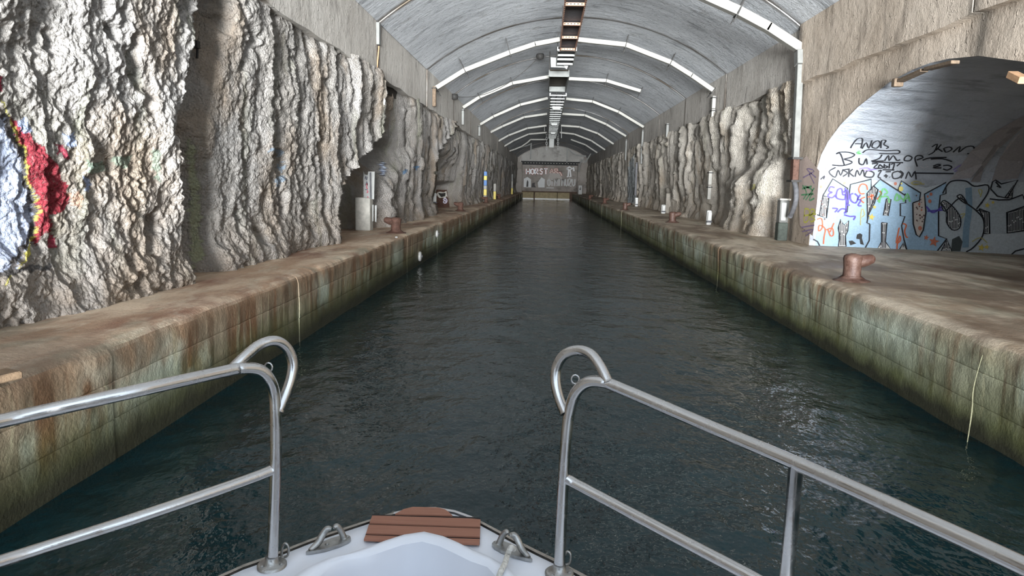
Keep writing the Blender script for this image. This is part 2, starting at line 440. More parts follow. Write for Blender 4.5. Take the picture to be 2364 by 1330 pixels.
# ------------------------------------------------------------------ walls
wall_left = thing('wall_left', 'pale crusted rock wall under a concrete band on the side of the narrow quay', 'wall', kind='structure')
wall_right = thing('wall_right', 'tan fluted rock wall and weathered concrete pier beside the wider quay', 'wall', kind='structure')
CLEFT = [(430, -60), (428, 0), (415, 60), (395, 180), (376, 270), (386, 360), (400, 450), (410, 560), (418, 645)]
LIP = [(860, 150), (863, 250), (866, 290), (850, 325), (820, 360), (790, 400), (770, 440), (764, 500), (760, 556)]
LIP2 = [(1043, 250), (1035, 300), (1015, 335), (998, 361), (995, 400), (997, 475)]
def edge_curve(pts, x):
    q = sorted((tuple(onx(a, b, x)[[2, 1]]) for a, b in pts)); return np.array([p[0] for p in q]), np.array([p[1] for p in q])
def folds(Y, Z, s, freq, amp):
    w = Y * freq + .55 * (vnoise(Y * .35, Z * .33, 0, s) - .5) * 2 + .16 * freq * (vnoise(Y * 1.6, Z * 1.5, 0, s + 1) - .5) + .1 * (vnoise(Y * 3, Z * 4, 0, s + 2) - .5)
    t = w - np.floor(w); cell = np.floor(w)
    h = _hash(cell.astype(np.int64), cell.astype(np.int64) * 0, cell.astype(np.int64) * 0, s + 5)
    saw = np.where(t < .9, (t / .9) ** 1.3, 1 - 1.45 * sstep(.9, .96, t) + .45 * sstep(.96, 1.0, t))
    return amp * (.3 + 1.0 * h) * saw
def left_x(Y, Z):
    x = -4.50 + .22 * sstep(.93, 4.9, Z)
    env = .22 + .78 * sstep(10, 19, Y)
    x = x + .34 * (fbm(Y * .55, Z * .42, 31, 3) - .5) + folds(Y, Z, 40, .95, .17) * env * (1 - .4 * sstep(4.2, 4.8, Z))
    x = x + (folds(Y + 31, Z * .8, 60, 2.3, .085) + folds(Y + 11, Z * 1.2, 66, 4.6, .04)) * env
    # three dark openings: cleft, cave behind the overhanging lip, and the second lip
    for pts, depth, length, ztop in ((CLEFT, 1.15, 1.35, None), (LIP, 2.6, 5.6, 3.3), (LIP2, 1.4, 13.0, 3.5)):
        zz, yy = edge_curve(pts, -4.35)
        ye = np.interp(Z, zz, yy)
        ye = ye + .09 * (vnoise(Z * 3, Z * 0, 0, 71) - .5)
        d = depth
        if ztop: d = d * (1 - .82 * sstep(ztop - .9, ztop + .2, Z))
        gate = sstep(0, .07, Y - ye) * (1 - sstep(.25, 1, (Y - ye) / length))
        lipb = .16 * np.exp(-np.clip(ye - Y, 0, None) / .8) * (Y <= ye)
        if pts is CLEFT: d = d + 1.3 * np.exp(-np.clip(Y - ye, 0, None) / .4)
        x = x - d * gate + lipb
    x = x - .75 * sstep(33.2, 33.7, Y) * (1 - sstep(36.5, 37.2, Y)) * (1 - sstep(1.95, 2.3, Z))   # niche behind the rusty plate
    # flared, broken foot
    foot = 1 - sstep(.93, 1.7, Z)
    x = x + foot * (.16 + .3 * (fbm(Y * 1.4, Z * 1.2, 88, 3) - .5))
    # near lumps and crust
    nearf = 1 - sstep(9, 30, Y)
    lum = fbm(Y * 2.6, Z * 2.2, 51, 3)
    x = x + (.13 * (lum - .5) + .07 * np.maximum(0, fbm(Y * 3.2, Z * 3.4, 57, 2) - .52)) * (.35 + .65 * nearf)
    holes = np.maximum(0, .36 - fbm(Y * 3.0 + .4 * Z, Z * 2.4, 64, 3)) * .8
    x = x - holes * nearf
    x = x + (.07 * (fbm(Y * 7, Z * 6, 52, 4, .62) - .5) + .05 * (fbm(Y * 21, Z * 19, 53, 2, .6) - .5)) * (.25 + .75 * nearf)
    x = x - .05 * sstep(4.6, 4.85, Z)
    return x
def right_x(Y, Z):   # distance outwards, positive x
    x = 6.22 - .14 * sstep(.93, 4.9, Z)
    x = x - .34 * (fbm(Y * .5 + 9, Z * .42, 131, 3) - .5) - folds(Y + 7, Z, 140, .62, .2) - folds(Y + 3, Z, 150, 1.7, .11) - folds(Y + 13, Z * 1.3, 157, 3.7, .05)
    b = (1 - sstep(22.5, 23.5, Y)) * sstep(18.9, 19.7, Y)           # swollen lower belly next to the pier
    x = x - .42 * b * (1 - sstep(2.4, 2.95, Z + .25 * (vnoise(Y * 1.1, 0 * Z, 0, 160) - .5))) + .1 * b
    x = x + .55 * (1 - sstep(18.6, 19.5, Y)) * (1 - sstep(2.6, 3.2, Z)) # dark hollow against the pier
    for yc, w, d, z0 in ((26.3, .35, .4, 3.0), (33.2, .5, .5, 3.6), (38.5, .4, .35, 3.4)):
        x = x + d * np.exp(-((Y - yc - .12 * (Z - 2)) / w) ** 2) * (1 - sstep(z0 - .6, z0, Z))
    x = x - b * .22 * (fbm(Y * 3.1, Z * 2.8, 171, 4, .6) - .5)
    x = x - (1 - sstep(.93, 1.5, Z)) * (.12 + .25 * (fbm(Y * 1.4, Z, 188, 3) - .5))
    x = x - .09 * (fbm(Y * 2.6, Z * 1.6, 151, 3) - .5) - .07 * (fbm(Y * 7, Z * 5, 152, 3, .6) - .5)
    x = x + .04 * sstep(4.6, 4.85, Z)
    return x
def ysamples(y, y1, k, cap):
    r = [y]
    while r[-1] < y1: r.append(r[-1] + min(cap, max(.012, r[-1] ** 2 * k)))
    return np.array(r)
def paint_left(px, py):
    c = np.zeros(px.shape + (4,), np.float32)
    jx = px + 7 * (vnoise(px * .07, py * .07, 0, 5) - .5) * 2; jy = py + 7 * (vnoise(px * .07 + 50, py * .07, 0, 6) - .5) * 2
    def put(m, col, a=1.0):
        c[m, :3] = col; c[m, 3] = a
    put(inpoly(jx, jy, [(-60, 250), (0, 262), (25, 310), (50, 400), (75, 470), (90, 505), (78, 545), (40, 620), (-60, 660)]), (.46, .52, .68), .8)
    red = (.25, .018, .032)
    put(inpoly(jx, jy, [(18, 262), (45, 285), (70, 318), (102, 338), (138, 388), (158, 440), (152, 478), (122, 500), (114, 535), (82, 568), (76, 530), (92, 500), (88, 455), (70, 420), (50, 380), (34, 325)]), red, .95)
    for p in ([(124, 326), (146, 336), (160, 366), (142, 368)], [(110, 542), (128, 545), (130, 566), (113, 570)], [(-20, 170), (8, 175), (6, 215), (-20, 210)]): put(inpoly(jx, jy, p), (.30, .03, .06), .95)
    for p in ([(142, 308), (172, 306), (180, 340), (158, 348)], [(42, 278), (66, 276), (70, 306), (50, 308)], [(190, 408), (206, 412), (204, 440), (192, 438)]): put(inpoly(jx, jy, p), (.42, .52, .78), .75)
    for p in ([(200, 372), (240, 368), (246, 394), (206, 398)], [(258, 360), (300, 356), (300, 384), (262, 388)], [(345, 350), (366, 352), (376, 420), (358, 412)]): put(inpoly(jx, jy, p), (.16, .33, .24), .4)
    put(inpoly(jx, jy, [(156, 450), (190, 440), (188, 478), (160, 484)]), (.60, .30, .18), .5)
    put(near_line(jx, jy, [(10, 270), (40, 345), (62, 430), (88, 500), (62, 560), (18, 640)], 7), (.05, .045, .05), .85)
    put(near_line(jx, jy, [(4, 232), (30, 292), (52, 352), (68, 420), (92, 488), (84, 530), (58, 602), (14, 655)], 2.4), (.52, .46, .08), .9)
    put(near_line(jx, jy, [(0, 640), (40, 622), (110, 615)], 6), (.04, .04, .045), .8)
    blue = (.22, .38, .55)
    for l in ([(620, 352), (648, 350), (640, 372)], [(648, 352), (640, 385), (650, 400), (638, 428)], [(655, 372), (648, 430)]): put(near_line(jx, jy, l, 4), blue, .45)
    put(inpoly(jx, jy, [(430, 320), (448, 318), (456, 420), (470, 600), (440, 620), (436, 420)]), (.38, .42, .22), .5)
    put(inpoly(px, py, [(876, 374), (886, 372), (892, 388), (890, 404), (884, 410), (876, 396)]), (.04, .05, .08), .9)
    put(inpoly(px, py, [(878, 376), (885, 375), (890, 388), (888, 402), (883, 404), (878, 394)]), (.66, .74, .90), .95)
    put(near_line(px, py, [(882, 380), (886, 390), (883, 398)], 1), (.1, .15, .3), .9)
    for l in ([(930, 396), (934, 402), (938, 392)], [(956, 386), (964, 385), (960, 392)]): put(near_line(px, py, l, 2.2), (.12, .25, .42), .85)
    return c
def build_rock():
    ys = np.concatenate([np.arange(-3.6, 5.2, .12), ysamples(5.2, 106.5, .00031, .24)])
    zs = np.linspace(.80, 4.86, 330)
    Y, Z = np.meshgrid(ys, zs, indexing='ij')
    X = left_x(Y, Z)
    Yd = Y + .05 * (fbm(Y * 4, Z * 4, 300, 2) - .5) * (1 - sstep(20, 40, Y))
    Zd = Z
    P = np.stack([X, Yd, Zd], -1)
    px, py = project(P); v = (P - EYE) @ ROT
    c = paint_left(px, py); c[v[..., 2] > -1] = 0
    obj('rock_face', P, gridfaces(*Y.shape), M_ROCK_L, wall_left, True, 'crusted pale rock with red and blue spray paint', c.reshape(-1, 4))
    ys = ysamples(17.9, 106.5, .0005, .24); zs = np.linspace(.80, 4.86, 210)
    Y, Z = np.meshgrid(ys, zs, indexing='ij'); X = right_x(Y, Z)
    P = np.stack([X, Y, Z], -1); c = np.zeros(Y.shape + (4,), np.float32)
    px, py = project(P)
    m = near_line(px, py, [(1738, 424), (1742, 432), (1736, 436)], 3); c[m] = (.6, .55, .1, .7)
    m = inpoly(px, py, [(1450, 380), (1466, 350), (1470, 470), (1448, 468)]); c[m] = (.34, .38, .40, .8)
    obj('rock_face', P, gridfaces(*Y.shape), M_ROCK_R, wall_right, True, 'tan fluted rock', c.reshape(-1, 4))
    # unexcavated rock behind the faces keeps daylight out of the joints
    for par, x in ((wall_left, -9.0), (wall_right, 17.5)):
        V = [(x, Y0, -.6), (x, 108.8, -.6), (x, 108.8, 8.6), (x, Y0, 8.6), (XC, Y0, 8.6), (XC, 108.8, 8.6)]
        obj('rock_mass', V, [(0, 1, 2, 3), (3, 2, 5, 4)], M_ROCKBACK, par)
    for par, x0, x1 in ((wall_left, -9.0, -4.9), (wall_right, 6.75, 7.0)):
        if par is wall_right: continue
        obj('rock_mass', [(x0, Y0, .9), (x1, Y0, .9), (x1, Y0, 8.6), (x0, Y0, 8.6)], [(0, 1, 2, 3)], M_ROCKBACK, par)
build_rock()
def band(ya, yb, x, s, z0=ZR, z1=ZS + .06):
    mb = MB(); n = 12
    ys = np.linspace(ya + .02, yb - .02, n)
    rows = []
    for y in [ys[0]] + list(ys) + [ys[-1]]: rows.append(y)
    off = random.uniform(-.012, .012)
    P = []
    for i, y in enumerate(rows):
        back = .22 if i in (0, len(rows) - 1) else 0
        wob = .02 * math.sin(y * 3.1) + .012 * math.sin(y * 7.7)
        P.append([(x + s * (.22 + back), y, z0 + wob), (x + s * (off + back), y, z0 + wob), (x + s * (off + back), y, (z0 + z1) / 2), (x + s * (off + back), y, z1)])
    return P
for ya, yb in zip(JOINTS, JOINTS[1:]):
    P = band(ya, yb, WL, -1); autosmooth(obj('band_panel', P, gridfaces(len(P), 4), M_BAND, wall_left), 30)
    if ya >= 17.9:
        P = band(ya, yb, WR, 1); autosmooth(obj('band_panel', P, gridfaces(len(P), 4), M_BAND, wall_right), 30)
    else:
        P = band(ya, yb, WR - .06, 1, 4.70); autosmooth(obj('band_panel', P, gridfaces(len(P), 4), M_ARCHW, wall_right), 30)
for par, x in ((wall_left, WL - .3), (wall_right, WR + .3)):
    obj('joint_backing', [(x, Y0, 4.6), (x, Y1, 4.6), (x, Y1, 6.3), (x, Y0, 6.3)], [(0, 1, 2, 3)], M_DARK, par)

# side tunnel and the wall its arch is cut through
XA = 6.12; YA = 12.15
HALF = [(16.72, .80), (16.62, 2.65), (16.42, 2.98), (16.09, 3.25), (15.5, 3.56), (14.72, 3.84), (13.5, 4.14), (12.7, 4.235), (12.15, 4.26)]
PROF = HALF + [(2 * YA - y, z) for y, z in HALF[-2::-1]]
SKEW = -.285
def side_pt(x, y, z): return (x, y + SKEW * (x - XA), z)
py_ = np.array([p[0] for p in PROF])[::-1]; pz_ = np.array([p[1] for p in PROF])[::-1]
def build_arch():
    def wall_piece(ya, yb):
        ys = np.unique(np.concatenate([np.linspace(ya, yb, max(2, int((yb - ya) / .35))), py_[(py_ > ya) & (py_ < yb)]]))
        cols = []
        for y in ys:
            z0 = .8 if (y >= 16.72 or y <= 2 * YA - 16.72) else float(np.interp(y, py_, pz_))
            cols.append([(XA + .012 * math.sin(y * 2.3 + z * 3), y, z) for z in np.linspace(z0, 4.76, 14)])
        # a duplicate column at the springs gives the jamb its straight edge
        return np.array(cols), gridfaces(len(cols), 14)
    for ya, yb in ((Y0, 3.6), (3.6, 2 * YA - 16.72 + 1e-3), (2 * YA - 16.72 + 2e-3, 10.8), (10.8, 16.72 - 1e-3), (16.72, 18.28)):
        P, F = wall_piece(ya, yb); obj('wall_panel', P, F, M_ARCHW, wall_right, True)
    # pier end that turns back towards the rock
    obj('wall_panel', [(XA, 18.28, .8), (XA + .8, 18.28, .8), (XA + .8, 18.28, 4.78), (XA, 18.28, 4.78)], [(0, 1, 2, 3)], M_ARCHW, wall_right)
    for k in range(len(PROF) - 1):      # formwork-cast strips of the side vault
        (ya, za), (yb, zb) = PROF[k], PROF[k + 1]
        n = 2 if (za < 1 or zb < 1) else 1
        P = [[side_pt(x, ya, za), side_pt(x, yb, zb)] for x in np.linspace(XA + .002, 17.4, 12)]
        obj('side_vault_strip', P, gridfaces(12, 2), M_SIDE, wall_right)
    obj('wall_panel', [side_pt(17.3, y, z) for y, z in PROF], [tuple(range(len(PROF)))], M_ROCKBACK, wall_right)
build_arch()
FACETS = [(HALF[i], HALF[i + 1]) for i in range(len(HALF) - 1)]
def on_side(px, py, lift=0.0):
    r = ray(px, py)
    for (ya, za), (yb, zb) in FACETS:
        a = np.array(side_pt(XA, ya, za)); e1 = np.array([1, SKEW, 0]); e2 = np.array([0, yb - ya, zb - za])
        n = np.cross(e1, e2); n /= np.linalg.norm(n)
        if n @ r > 0: n = -n
        t = ((a - EYE) @ n) / (r @ n); p = EYE + r * t
        if p[2] <= zb + 1e-6: return p + n * lift, n
    return p + n * lift, n

# end wall
wall_back = thing('wall_back', 'painted concrete wall closing the far end of the canal', 'wall', (0, Y1, 0), kind='structure')
YE = Y1
n_ = 30; xs_ = np.linspace(-5.2, 7.2, n_)
P_ = [[(x, YE, -.3), (x, YE, 8.4)] for x in xs_]
M_END = concrete('end_wall_concrete', (.24, .215, .19), (.34, .31, .28), (.09, .06, .045), pits=False)
obj('wall_panel', P_, gridfaces(n_, 2), M_END, wall_back)
M_ENDTOP = concrete('tympanum_concrete', (.36, .345, .32), (.46, .44, .41), pits=False)
tp = [(x, YE - .06, max(5.5, float(vault_z(x, -.12)))) for x in np.linspace(-3.6, 5.4, 24)]
MB().prism([(-3.9, YE - .06, 5.42)] + tp + [(5.7, YE - .06, 5.42)], (0, -1, 0), .06).build('wall_panel', M_ENDTOP, wall_back)
b_ = MB()
for t in (5.45, 5.0): b_.box((.6, YE - .2, t), (8.6, .35, .08))
b_.box((.6, YE - .1, 5.22), (8.6, .1, .42)); b_.build('steel_beam', M_BEAM, wall_back)
b_ = MB()
for x in np.arange(-3.1, 4.6, .42): b_.box((x, YE - .17, 5.22), (.16, .04, .07))
b_.build('beam_rivets', M_POST, wall_back)
for x, w in ((-4.3, 1.6), (5.6, 2.0)):
    MB().box((x, YE - .5, 3.0), (w, 1.0, 4.6)).build('wall_panel', M_END, wall_back)
MB().box((.55, YE - .35, .55), (8.3, .7, 1.2)).build('wall_panel', plain('wet_brown_concrete', (.085, .055, .038), .8, 0, .3, 2), wall_back)

# ------------------------------------------------------------------ quays of cast blocks
def build_quay(side, label):
    s = -1 if side == 'left' else 1
    q = thing('quay', label, 'quay', (0, 0, 0), kind='structure')
    xe = XL if s < 0 else XR
    xw = -7.0 if s < 0 else 7.6
    y = Y0; k = 0
    fixed = {-1: [5.15, 9.35, 13.2, 17.0, 21.8, 26.0], 1: [9.7, 16.1, 21.0, 26.5, 31.5]}[s]
    while y < Y1:
        nxt = [f for f in fixed if f > y + .5]
        y2 = min(Y1, nxt[0] if nxt and nxt[0] - y < 9 else y + random.uniform(3.8, 5.6))
        if Y1 - y2 < 2: y2 = Y1
        joint = .002
        step = .03 if y < 12 else (.06 if y < 30 else .25)
        ys = np.linspace(y + joint, y2 - joint, max(4, int((y2 - y) / step)))
        if y2 < 2: ys = np.linspace(y + joint, y2 - joint, 12)
        dx = random.uniform(-.008, .008); dz = 0.0
        if y2 > 60: dx *= 1.5
        xin = xw if s < 0 or y >= 17.5 else 17.3
        # cross-section: (distance outwards from the face, z)
        far = abs(xin - xe)
        prof = [(far, ZQ)] + [(d, ZQ) for d in np.linspace(far * .8, 0.24, 14)] + [(.16, ZQ - .002), (.10, ZQ - .008), (.06, ZQ - .022), (.03, ZQ - .045), (.012, ZQ - .075), (.004, ZQ - .11)]
        zt = ZQ - .13
        for course in (.62, .32):
            prof += [(.0, z) for z in np.linspace(zt, course + .010, 6)] + [(.002, course + .005), (.012, course), (.002, course - .005)]
            zt = course - .010
        prof += [(-.01, z) for z in (-.02, -.2, -.5)]
        prof = np.array(prof)
        ends = np.concatenate([[ys[0]], ys, [ys[-1]]]); back = np.zeros(len(ends)); back[[0, -1]] = .04
        Yg, Dg = np.meshgrid(ends, prof[:, 0], indexing='ij'); Zg = np.broadcast_to(prof[:, 1], Yg.shape).copy()
        ed = 1 - sstep(.02, .3, Dg)
        topm = (Zg > ZQ - .05)
        rag = .11 * np.maximum(0, fbm(Yg * 1.5, Yg * 0, 400, 4) - .55) * sstep(.45, .93, Zg)
        face = (.03 * (fbm(Yg * 2.2, Zg * 2.4, 430, 4) - .5)) * (1 - topm) * sstep(-.1, .2, Zg)
        Xg = xe + dx + s * (Dg + rag * ed + face + back[:, None] + .03 * (1 - Zg / ZQ) * (Dg < .1))
        Zg = Zg + dz * topm + topm * .022 * (fbm(Yg * 1.3, Dg * 1.6, 450, 4) - .5) - rag * ed * topm * .35
        Zg[[0, -1]] -= .03 * topm[[0, -1]]
        P = np.stack([Xg, np.broadcast_to(Yg, Xg.shape), Zg], -1)
        o = obj('quay_block', P, gridfaces(*Xg.shape), M_QUAY[side], q, True); autosmooth(o, 50)
        y = y2; k += 1
    core = MB().box(((xe + xw) / 2 + s * .14, (Y0 + Y1) / 2, .1), (abs(xw - xe), Y1 - Y0, 1.5)); core.build('joint_backing', M_DARK, q)
    return q
build_quay('left', 'narrow rust-stained concrete quay below the pale rock wall')
build_quay('right', 'wide green-stained concrete quay passing the side tunnel arch')

# ------------------------------------------------------------------ painted lines on walls
def ribbon(mb, pts, w):
    """pts: list of (point, normal); w: full width in metres"""
    n = len(pts); V = []
    for i in range(n):
        t = pts[min(i + 1, n - 1)][0] - pts[max(i - 1, 0)][0]; t /= np.linalg.norm(t) + 1e-9
        sd = np.cross(pts[i][1], t); sd /= np.linalg.norm(sd) + 1e-9
        V += [pts[i][0] + sd * w / 2, pts[i][0] - sd * w / 2]
    mb.add(V, [(2 * i, 2 * i + 1, 2 * i + 3, 2 * i + 2) for i in range(n - 1)])
def smooth2(pts, k=3):
    if len(pts) < 3 or k < 2: return [np.array(p, float) for p in pts]
    P = [np.array(p, float) for p in pts]; out = []
    for i in range(len(P) - 1):
        p0 = P[max(i - 1, 0)]; p1, p2 = P[i], P[i + 1]; p3 = P[min(i + 2, len(P) - 1)]
        for j in range(k):
            t = j / k; out.append(.5 * (2 * p1 + (p2 - p0) * t + (2 * p0 - 5 * p1 + 4 * p2 - p3) * t * t + (3 * p1 - p0 - 3 * p2 + p3) * t ** 3))
    return out + [P[-1]]
def spray(name, strokes, surf, col, width, layer, parent, cv=3, label=None):
    mb = MB()
    for st in strokes:
        ribbon(mb, [surf(p[0], p[1], layer * .004) for p in smooth2(st, cv)], width)
    return mb.build(name, paint(col), parent, label=label)
def fill(name, polys, surf, col, layer, parent, label=None):
    mb = MB()
    for poly in polys:
        P = [surf(x, y, layer * .004)[0] for x, y in poly]
        tri = tessellate_polygon([[Vector((x, y, 0)) for x, y in poly]])
        mb.add(P, tri)
    return mb.build(name, paint(col), parent, label=label)
Z8 = lambda pts: [(1840 + x / 3.6947, 260 + y / 3.6947) for x, y in pts]
def graffiti_side():
    S = on_side; W_ = wall_right; BL = (.03, .03, .035)
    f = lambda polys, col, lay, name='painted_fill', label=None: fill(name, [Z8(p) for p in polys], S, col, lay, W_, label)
    st = lambda strokes, col, w, lay, cv=3, name='spray_line', label=None: spray(name, [Z8(p) for p in strokes], S, col, w, lay, W_, cv, label)
    f([[(135, 1140), (170, 870), (190, 700), (215, 610), (420, 600), (640, 575), (900, 600), (1100, 640), (1300, 590), (1600, 600), (1936, 590), (1936, 1215), (1190, 1187), (700, 1165)]], (.58, .62, .64), 1)
    f([[(150, 1140), (176, 870), (250, 898), (272, 720), (220, 708), (305, 565), (430, 645), (455, 612), (632, 568), (632, 680), (652, 628), (710, 568), (862, 660), (890, 582), (950, 622), (1052, 684), (1042, 750), (985, 768), (990, 950), (1015, 1040), (1042, 1060), (1075, 1000), (1097, 850), (1085, 695), (1270, 595), (1268, 690), (1220, 706), (1205, 850), (1205, 1050), (1275, 1075), (1190, 1185), (700, 1163)],], (.37, .53, .68), 2, 'painted_letter', 'pale blue letters with black outlines')
    f([[(1240, 690), (1285, 608), (1340, 580), (1440, 585), (1510, 628), (1622, 618), (1622, 690), (1530, 820), (1590, 920), (1580, 1050), (1500, 1150), (1440, 1186), (1262, 1180), (1270, 1080), (1207, 1052), (1212, 850)],
       [(1640, 735), (1720, 745), (1810, 742), (1920, 700), (1936, 810), (1785, 850), (1790, 1030), (1640, 1030), (1636, 850), (1580, 800)],
       [(1648, 650), (1680, 580), (1740, 608), (1880, 575), (1790, 730), (1705, 712)]], (.48, .53, .56), 3, 'painted_letter')
    whites = [[tuple(q) for q in smooth2(w + [w[0]], 3)[:-1]] if 5 <= i <= 6 else w for i, w in enumerate([[(220, 710), (272, 722), (250, 898), (190, 880)], [(350, 985), (372, 910), (400, 960), (440, 920), (432, 1005), (412, 1050), (418, 1140), (352, 1140), (366, 1050)],
              [(762, 735), (800, 740), (775, 880), (735, 875)], [(720, 938), (766, 940), (752, 1100), (800, 1166), (682, 1166), (720, 1100)],
              [(652, 625), (690, 660), (660, 770), (600, 900), (595, 690)], [(1225, 770), (1282, 860), (1272, 930), (1320, 998), (1382, 985), (1392, 900), (1335, 810), (1258, 750)],
              [(1360, 712), (1400, 702), (1450, 778), (1400, 752)], [(1550, 820), (1636, 850), (1640, 1032), (1590, 1030), (1596, 920)], [(1788, 852), (1936, 815), (1936, 1005), (1790, 1026)],
              [(870, 1170), (905, 1110), (932, 1170)], [(1225, 1185), (1275, 1080), (1320, 1185)], [(1770, 725), (1845, 620), (1830, 728)]])]
    f(whites, (.66, .66, .64), 4)
    f([[(985, 770), (1030, 755), (1085, 700), (1097, 850), (1075, 1000), (1042, 1060), (1015, 1040), (992, 950)]], (.66, .58, .52), 4)
    outl = [[(170, 870), (250, 898), (272, 720), (220, 708), (305, 565), (430, 645), (415, 860)], [(425, 850), (455, 612), (632, 568), (632, 660)], [(620, 950), (595, 940), (612, 850), (690, 655), (650, 628), (710, 568), (925, 708)],
            [(860, 660), (890, 582), (950, 622), (1052, 684), (1042, 750), (985, 770)], [(920, 690), (925, 770), (880, 775), (880, 880), (918, 885), (890, 965), (910, 1080), (935, 1170)],
            [(985, 770), (990, 950), (1015, 1040), (1042, 1060), (1075, 1000), (1097, 850), (1085, 695), (1270, 595), (1268, 690), (1220, 706), (1205, 850), (1205, 1050), (1275, 1075), (1190, 1185)],
            [(620, 950), (615, 1090), (580, 1155)], [(1240, 690), (1285, 608), (1340, 580), (1440, 585), (1510, 628), (1622, 618), (1622, 690), (1530, 820)], [(1225, 770), (1260, 840), (1380, 730), (1450, 778), (1530, 840), (1590, 920), (1580, 1050), (1500, 1150), (1440, 1186)],
            [(1640, 735), (1720, 745), (1810, 742), (1920, 700), (1936, 740)], [(1580, 760), (1520, 830), (1636, 850), (1640, 1032), (1590, 1030)], [(1936, 800), (1785, 852), (1790, 1026), (1936, 1005)],
            [(1648, 650), (1665, 590), (1690, 575), (1740, 608), (1880, 575), (1790, 730), (1705, 712), (1648, 650)], [(1820, 1215), (1860, 1180), (1936, 1160)], [(140, 1080), (175, 1100), (195, 1140)], [(1690, 590), (1735, 640), (1700, 625)]]
    st([o for i, o in enumerate(outl) if i not in (7, 8)], BL, .029, 6, 1, 'letter_outline'); st(outl[7:9], BL, .029, 6, 4, 'letter_outline')
    st([w + [w[0]] for w in whites], BL, .026, 6, 1, 'letter_outline')
    hatch = []
    for w in whites:                          # vertical hatching inside the white counters
        xs = [p[0] for p in w]; ys = [p[1] for p in w]
        for x in np.arange(min(xs) + 9, max(xs) - 4, 13):
            yy = np.arange(min(ys), max(ys), 6.0)
            ins = inpoly(np.full(yy.shape, x), yy, w)
            if ins.sum() > 5:
                a, b = yy[ins][0] + 6, yy[ins][-1] - 6
                if b - a > 25:
                    m1 = a + (b - a) * random.uniform(.3, .75); hatch += [[(x, a), (x - 2, m1)], [(x - 2, m1 + 9), (x - 3, b)]]
    st(hatch, BL, .017, 5, 1)
    # tags above and over the letters
    tags = [[(458, 300), (470, 275), (515, 220), (560, 222), (545, 300)], [(495, 262), (552, 262)], [(555, 305), (590, 252), (612, 302), (640, 232)], [(650, 255), (640, 290), (680, 300), (710, 262), (690, 235), (650, 255)], [(715, 300), (722, 235), (760, 236), (740, 268), (780, 290), (760, 305)],
            [(560, 340), (610, 312), (760, 322), (860, 318), (875, 338), (840, 348), (700, 345)],
            [(345, 345), (372, 350), (405, 450)], [(335, 352), (360, 335), (440, 335), (492, 355), (460, 380), (400, 395), (440, 405), (470, 425), (390, 450), (300, 445)], [(530, 385), (530, 430), (565, 440), (590, 390), (598, 440)],
            [(632, 412), (700, 390), (725, 355)], [(640, 412), (740, 410)], [(745, 412), (780, 362), (785, 408), (820, 365), (850, 405), (880, 400)], [(920, 380), (915, 405), (960, 408), (980, 380), (945, 365), (920, 380)], [(1025, 458), (1005, 385), (1040, 362), (1075, 380), (1020, 402)],
            [(1070, 405), (1130, 385), (1275, 380)], [(1140, 395), (1240, 392), (1320, 415)],
            [(640, 420), (905, 425)], [(640, 435), (690, 432), (655, 470), (720, 472)], [(705, 440), (695, 470), (735, 468), (705, 440)], [(745, 435), (745, 470), (775, 460), (745, 450)], [(790, 430), (785, 475)], [(800, 440), (830, 432), (815, 490)], [(850, 455), (880, 430)],
            [(330, 465), (272, 505), (325, 552), (350, 490), (372, 535), (395, 480)], [(440, 480), (395, 490), (430, 515), (390, 545)], [(445, 475), (440, 550)], [(475, 480), (448, 512), (485, 545)], [(495, 548), (512, 490), (535, 535), (560, 485), (575, 545)], [(590, 505), (580, 545), (640, 550), (655, 515), (610, 495), (590, 505)], [(690, 500), (720, 490), (690, 545), (715, 560)],
            [(740, 540), (775, 540)], [(757, 525), (760, 558)], [(790, 548), (792, 552)], [(860, 500), (815, 515), (820, 560), (870, 555), (895, 520), (860, 500)], [(875, 495), (905, 520), (885, 560)], [(925, 565), (950, 505), (975, 550), (1005, 500), (1015, 570)], [(990, 515), (1335, 520)],
            [(1160, 455), (1200, 440), (1222, 448), (1160, 468), (1230, 470)], [(1245, 450), (1290, 448), (1320, 465), (1280, 488), (1245, 478)], [(200, 570), (235, 540), (225, 568)],
            [(1120, 358), (1170, 330), (1195, 265), (1150, 290)], [(1185, 320), (1230, 268)], [(1195, 300), (1240, 330)], [(1250, 300), (1270, 335), (1320, 310), (1300, 290), (1255, 300)], [(1330, 335), (1390, 285), (1380, 335), (1440, 290), (1500, 285), (1515, 315)], [(1450, 345), (1515, 350)],
            [(730, 485), (830, 488)], [(755, 505), (800, 503)]]
    st(tags, BL, .03, 3, 3, 'spray_tag', 'black marker tags')
    V = (.12, .09, .40)
    st([[(320, 640), (285, 632), (270, 668), (300, 680), (275, 690), (265, 715), (300, 725), (330, 700)], [(330, 720), (345, 660), (380, 650), (390, 700), (410, 700), (405, 740), (350, 735), (330, 715)], [(395, 680), (430, 660), (438, 740), (425, 780), (450, 790)], [(480, 690), (455, 700), (460, 750), (500, 770), (520, 720), (490, 690)], [(540, 700), (515, 740), (545, 745), (520, 790), (550, 795)], [(410, 640), (420, 760), (415, 860)],
        [(300, 815), (345, 820), (320, 850)], [(345, 850), (380, 820), (420, 830), (400, 860)], [(400, 870), (450, 885), (495, 885), (480, 915)], [(1100, 800), (1150, 850), (1200, 830), (1230, 800)], [(1110, 840), (1240, 830)]], V, .034, 7, 3, 'spray_tag', 'violet tags')
    st([[(530, 480), (600, 470), (640, 500)], [(560, 500), (680, 480)], [(1330, 490), (1400, 445), (1480, 440)], [(1340, 500), (1420, 480)], [(265, 440), (245, 470), (255, 500)], [(240, 500), (250, 540), (235, 555)]], (.30, .24, .50), .03, 2, 3, 'spray_tag')
    G = (.20, .55, .22)
